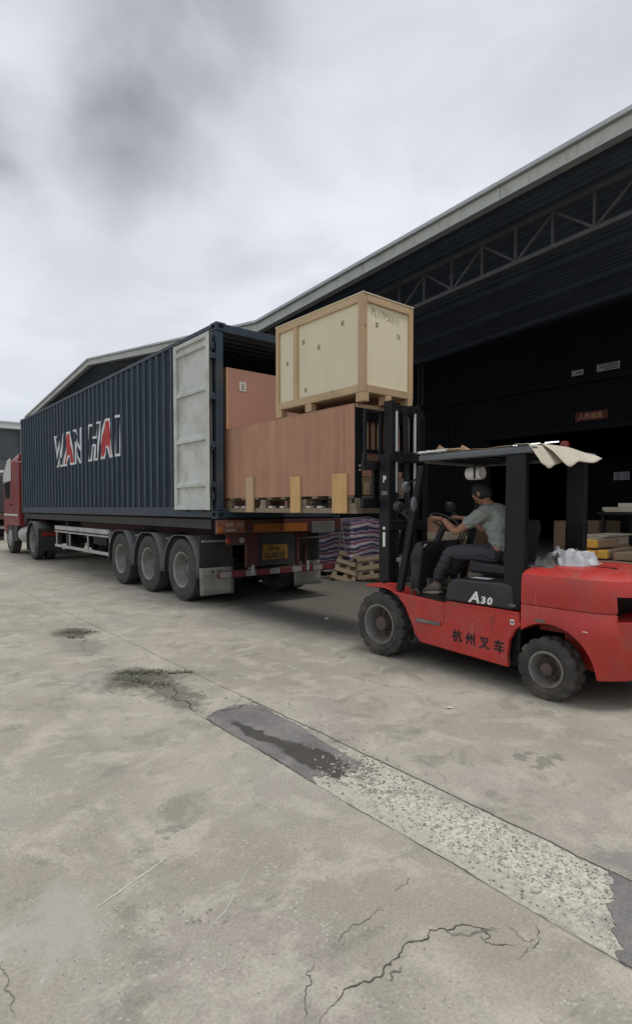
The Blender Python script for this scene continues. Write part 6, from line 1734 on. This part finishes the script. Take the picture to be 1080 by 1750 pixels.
tarp_box(8.35, 9.9, 8.95, 10.9, 0.12, 1.27)
ts = empty('tarp_bundle', (9.2, 10, 0), 'bundle wrapped in purple and white striped tarpaulin beside the trailer', 'bundle')
tob = tp.build('tarpaulin', tarp_material(), ts, smooth=True)
tob.modifiers.new('w', 'WELD').merge_threshold = 0.002
tube('rope', M_REFW, ts, [(8.26, 9.25, 0.15), (8.24, 9.22, 0.7), (8.28, 9.18, 1.30), (9.2, 9.3, 1.33), (9.95, 9.3, 1.2)], 0.018, 8)
tube('rope', M_REFW, ts, [(8.28, 9.20, 1.30), (8.24, 9.05, 0.75), (8.28, 8.98, 0.5)], 0.014, 8)
for y in (9.3, 9.95, 10.6): box('bearer', M_PALLET, ts, 8.5, 9.95, y - 0.05, y + 0.05, 0.0, 0.11)
M_PALL2 = wood('pallet_pale', (0.42, 0.33, 0.21), (0.25, 0.19, 0.12), 'z', 1.0)
def leaning_pallet(base, w_, h_, lean, rz, label, nsl=4, roll=0.0):
    t = empty('wooden_pallet', base, label, 'pallet', 'pallets beside the tarpaulin')
    R = Matrix.Rotation(rz, 4, 'Z') @ Matrix.Rotation(lean, 4, 'X') @ Matrix.Rotation(roll, 4, 'Y')
    def piece(nm, x0, x1, y0, y1, z0, z1):
        mb = MB().box(x0, x1, y0, y1, z0, z1); mb.v = [tuple(Vector(base) + (R @ Vector(v))) for v in mb.v]; mb.build(nm, M_PALL2, t, bevel=0.003)
    for x in (0.0, w_ * 0.46, w_ - 0.09): piece('stringer', x, x + 0.09, 0.0, 0.08, 0.0, h_)
    for k in range(nsl):
        z = (h_ - 0.1) * k / (nsl - 1); piece('slat', -0.01, w_ + 0.01, -0.024, -0.002, z, z + 0.095)
    for k in range(3):
        z = (h_ - 0.1) * k / 2; piece('slat', -0.01, w_ + 0.01, 0.082, 0.104, z, z + 0.095)
leaning_pallet((7.92, 9.12, 0.06), 0.52, 0.66, radians(-28), radians(-46), 'broken wooden pallet leaning on the striped bundle', roll=radians(17))
leaning_pallet((8.25, 8.62, 0.03), 0.55, 0.50, radians(-24), radians(-60), 'smaller wooden pallet leaning behind the forklift mast', 3, roll=radians(-9))
random.seed(3)
for i in range(8):
    x, y = 8.0 + 0.06 * i, 9.55 - 0.14 * i; a = random.uniform(-0.9, -0.3); L_ = random.uniform(0.6, 1.1)
    p = Vector((x, y, 0.03 + 0.022 * (i % 3))); q = p + Vector((cos(a) * L_ * 0.6, -abs(sin(a)) * L_, random.uniform(0, 0.05)))
    tag(MB().bar(p, q, 0.09, 0.022).build('plank', M_PALL2 if i % 2 else M_PALLET, None, loc=p), 'loose %s plank on the ground below the pallets, %s counted from the trailer' % ('pale' if i % 2 else 'grey', ('first', 'second', 'third', 'fourth', 'fifth', 'sixth', 'seventh', 'last')[i]), 'plank', 'loose planks below the pallets')

# cartons with yellow tape ends, behind the forklift
M_TAPE = mat('yellow_tape', (0.72, 0.40, 0.06), 0.35, var=0.15, scale=8, bump=0.15, bscale=30)
M_CTN = mat('carton_brown', (0.30, 0.21, 0.13), 0.85, var=0.1, scale=4)
M_CTND = mat('carton_dark', (0.17, 0.115, 0.07), 0.85, var=0.15, scale=4)
M_CRM = mat('carton_cream', (0.42, 0.37, 0.28), 0.85, var=0.1, scale=4)
bs = empty('wooden_crate', (9.2, 3.6, 0), 'low brown plywood crate carrying the yellow-taped cartons', 'crate')
box('wall', M_CTN, bs, 8.42, 10.1, 2.6, 4.42, 0.03, 0.78, bevel=0.003)
for y in (2.64, 3.5, 4.34): box('batten', M_PALLET, bs, 8.395, 8.418, y, y + 0.08, 0.03, 0.78)
box('batten', M_PALLET, bs, 8.398, 8.418, 2.725, 4.335, 0.70, 0.775)
def carton(x0, x1, y0, y1, z0, z1, label, tape=None, m=None, grp=None, name='carton', cat='carton'):
    t = empty(name, ((x0 + x1) / 2, (y0 + y1) / 2, z0), label, cat, grp)
    b = box('box', m or M_CTN, t, x0, x1, y0, y1, z0, z1, bevel=0.006)
    if tape:
        box('tape_end', M_TAPE, t, x0 - 0.006, x0 + tape, y0 - 0.005, y1 + 0.005, z0 - 0.0 + 0.002, z1 + 0.005, bevel=0.02, seg=3)
    else:
        box('seam_tape', M_CRM, t, x0 - 0.002, x1 + 0.002, (y0 + y1) / 2 - 0.025, (y0 + y1) / 2 + 0.025, z1 + 0.0005, z1 + 0.002, bevel=0)
        box('seam', M_GASKET, t, x0 - 0.0015, x0 - 0.0002, (y0 + y1) / 2 - 0.002, (y0 + y1) / 2 + 0.002, z0 + 0.01, z1 - 0.01, bevel=0)
    return t
G1 = 'cartons with yellow taped ends behind the forklift'
for i, (ya, lab) in enumerate(((4.13, 'leftmost'), (3.98, 'second from left'), (3.83, 'third from left'), (3.68, 'rightmost'))):
    dx_ = (0.02, 0.05, -0.04, 0.0)[i]
    carton(8.48 + dx_, 10.0 + dx_, ya, ya + 0.135, 0.80, 0.80 + (0.135, 0.145, 0.115, 0.125)[i], f'long carton with yellow taped end, {lab} in the row on the crate', 0.10, grp=G1)
carton(8.50, 9.3, 3.84, 4.0, 0.95, 1.07, 'short carton with yellow taped end lying on top of the row', 0.09, grp=G1)
carton(8.9, 10.0, 3.98, 4.28, 0.95, 1.09, 'greenish cream carton behind the top yellow-taped carton', None, M_CRM)
carton(8.52, 10.0, 2.75, 3.60, 0.80, 0.90, 'flat brown carton to the right of the yellow taped row')
carton(9.05, 10.05, 3.93, 4.33, 1.0925, 1.12, 'thin flat cardboard panel lying on the cream carton', None, M_CRM, name='panel')
carton(10.9, 11.5, 5.35, 5.75, 0.0, 1.25, 'dark brown upright carton standing in the shed behind the yellow cartons', None, M_CTND)
rk = empty('storage_rack', (11.2, 4.2, 0), 'dark steel rack at right edge holding pale flat cartons', 'rack')
for x in (10.55, 11.75):
    for y in (3.0, 4.62): box('post', M_BLK, rk, x, x + 0.06, y, y + 0.06, 0, 1.50, bevel=0)
for z in (0.5, 1.42): box('shelf', M_BLK, rk, 10.5, 11.86, 2.95, 4.73, z, z + 0.05, bevel=0)
box('back_panel', M_DARKWALL, rk, 11.862, 11.88, 2.95, 4.73, 0.1, 1.5, bevel=0)
carton(10.55, 11.7, 3.0, 4.66, 1.472, 1.56, 'pale flat carton on the dark rack, lower of two', None, M_CRM, 'flat cartons on the rack')
carton(10.7, 11.7, 2.95, 4.45, 1.562, 1.63, 'pale flat carton on the dark rack, upper of two', None, M_CARD, 'flat cartons on the rack')
# pale boards and cartons seen through the cab
carton(8.95, 9.5, 6.95, 7.45, 0.0, 0.92, 'brown carton under the pale boards seen through the cab', None, M_CTN)
carton(8.95, 9.6, 6.88, 7.40, 0.925, 1.05, 'pale flat carton seen through the cab above a brown carton', None, M_CRM)
tag(MB().box(9.05, 9.12, 7.15, 7.62, 0.0, 1.35).build('plywood_board', M_PINK, None, loc=(9.1, 7.4, 0), bevel=0.004), 'upright plywood board seen through the cab beside the mast', 'board')
carton(11.5, 12.6, 8.0, 9.2, 0.0, 1.1, 'dark carton deep in the shed behind the mast', None, M_CTND)
carton(12.5, 13.6, 5.6, 6.6, 0.0, 1.25, 'dark carton deep in the shed behind the cab', None, M_CTND)
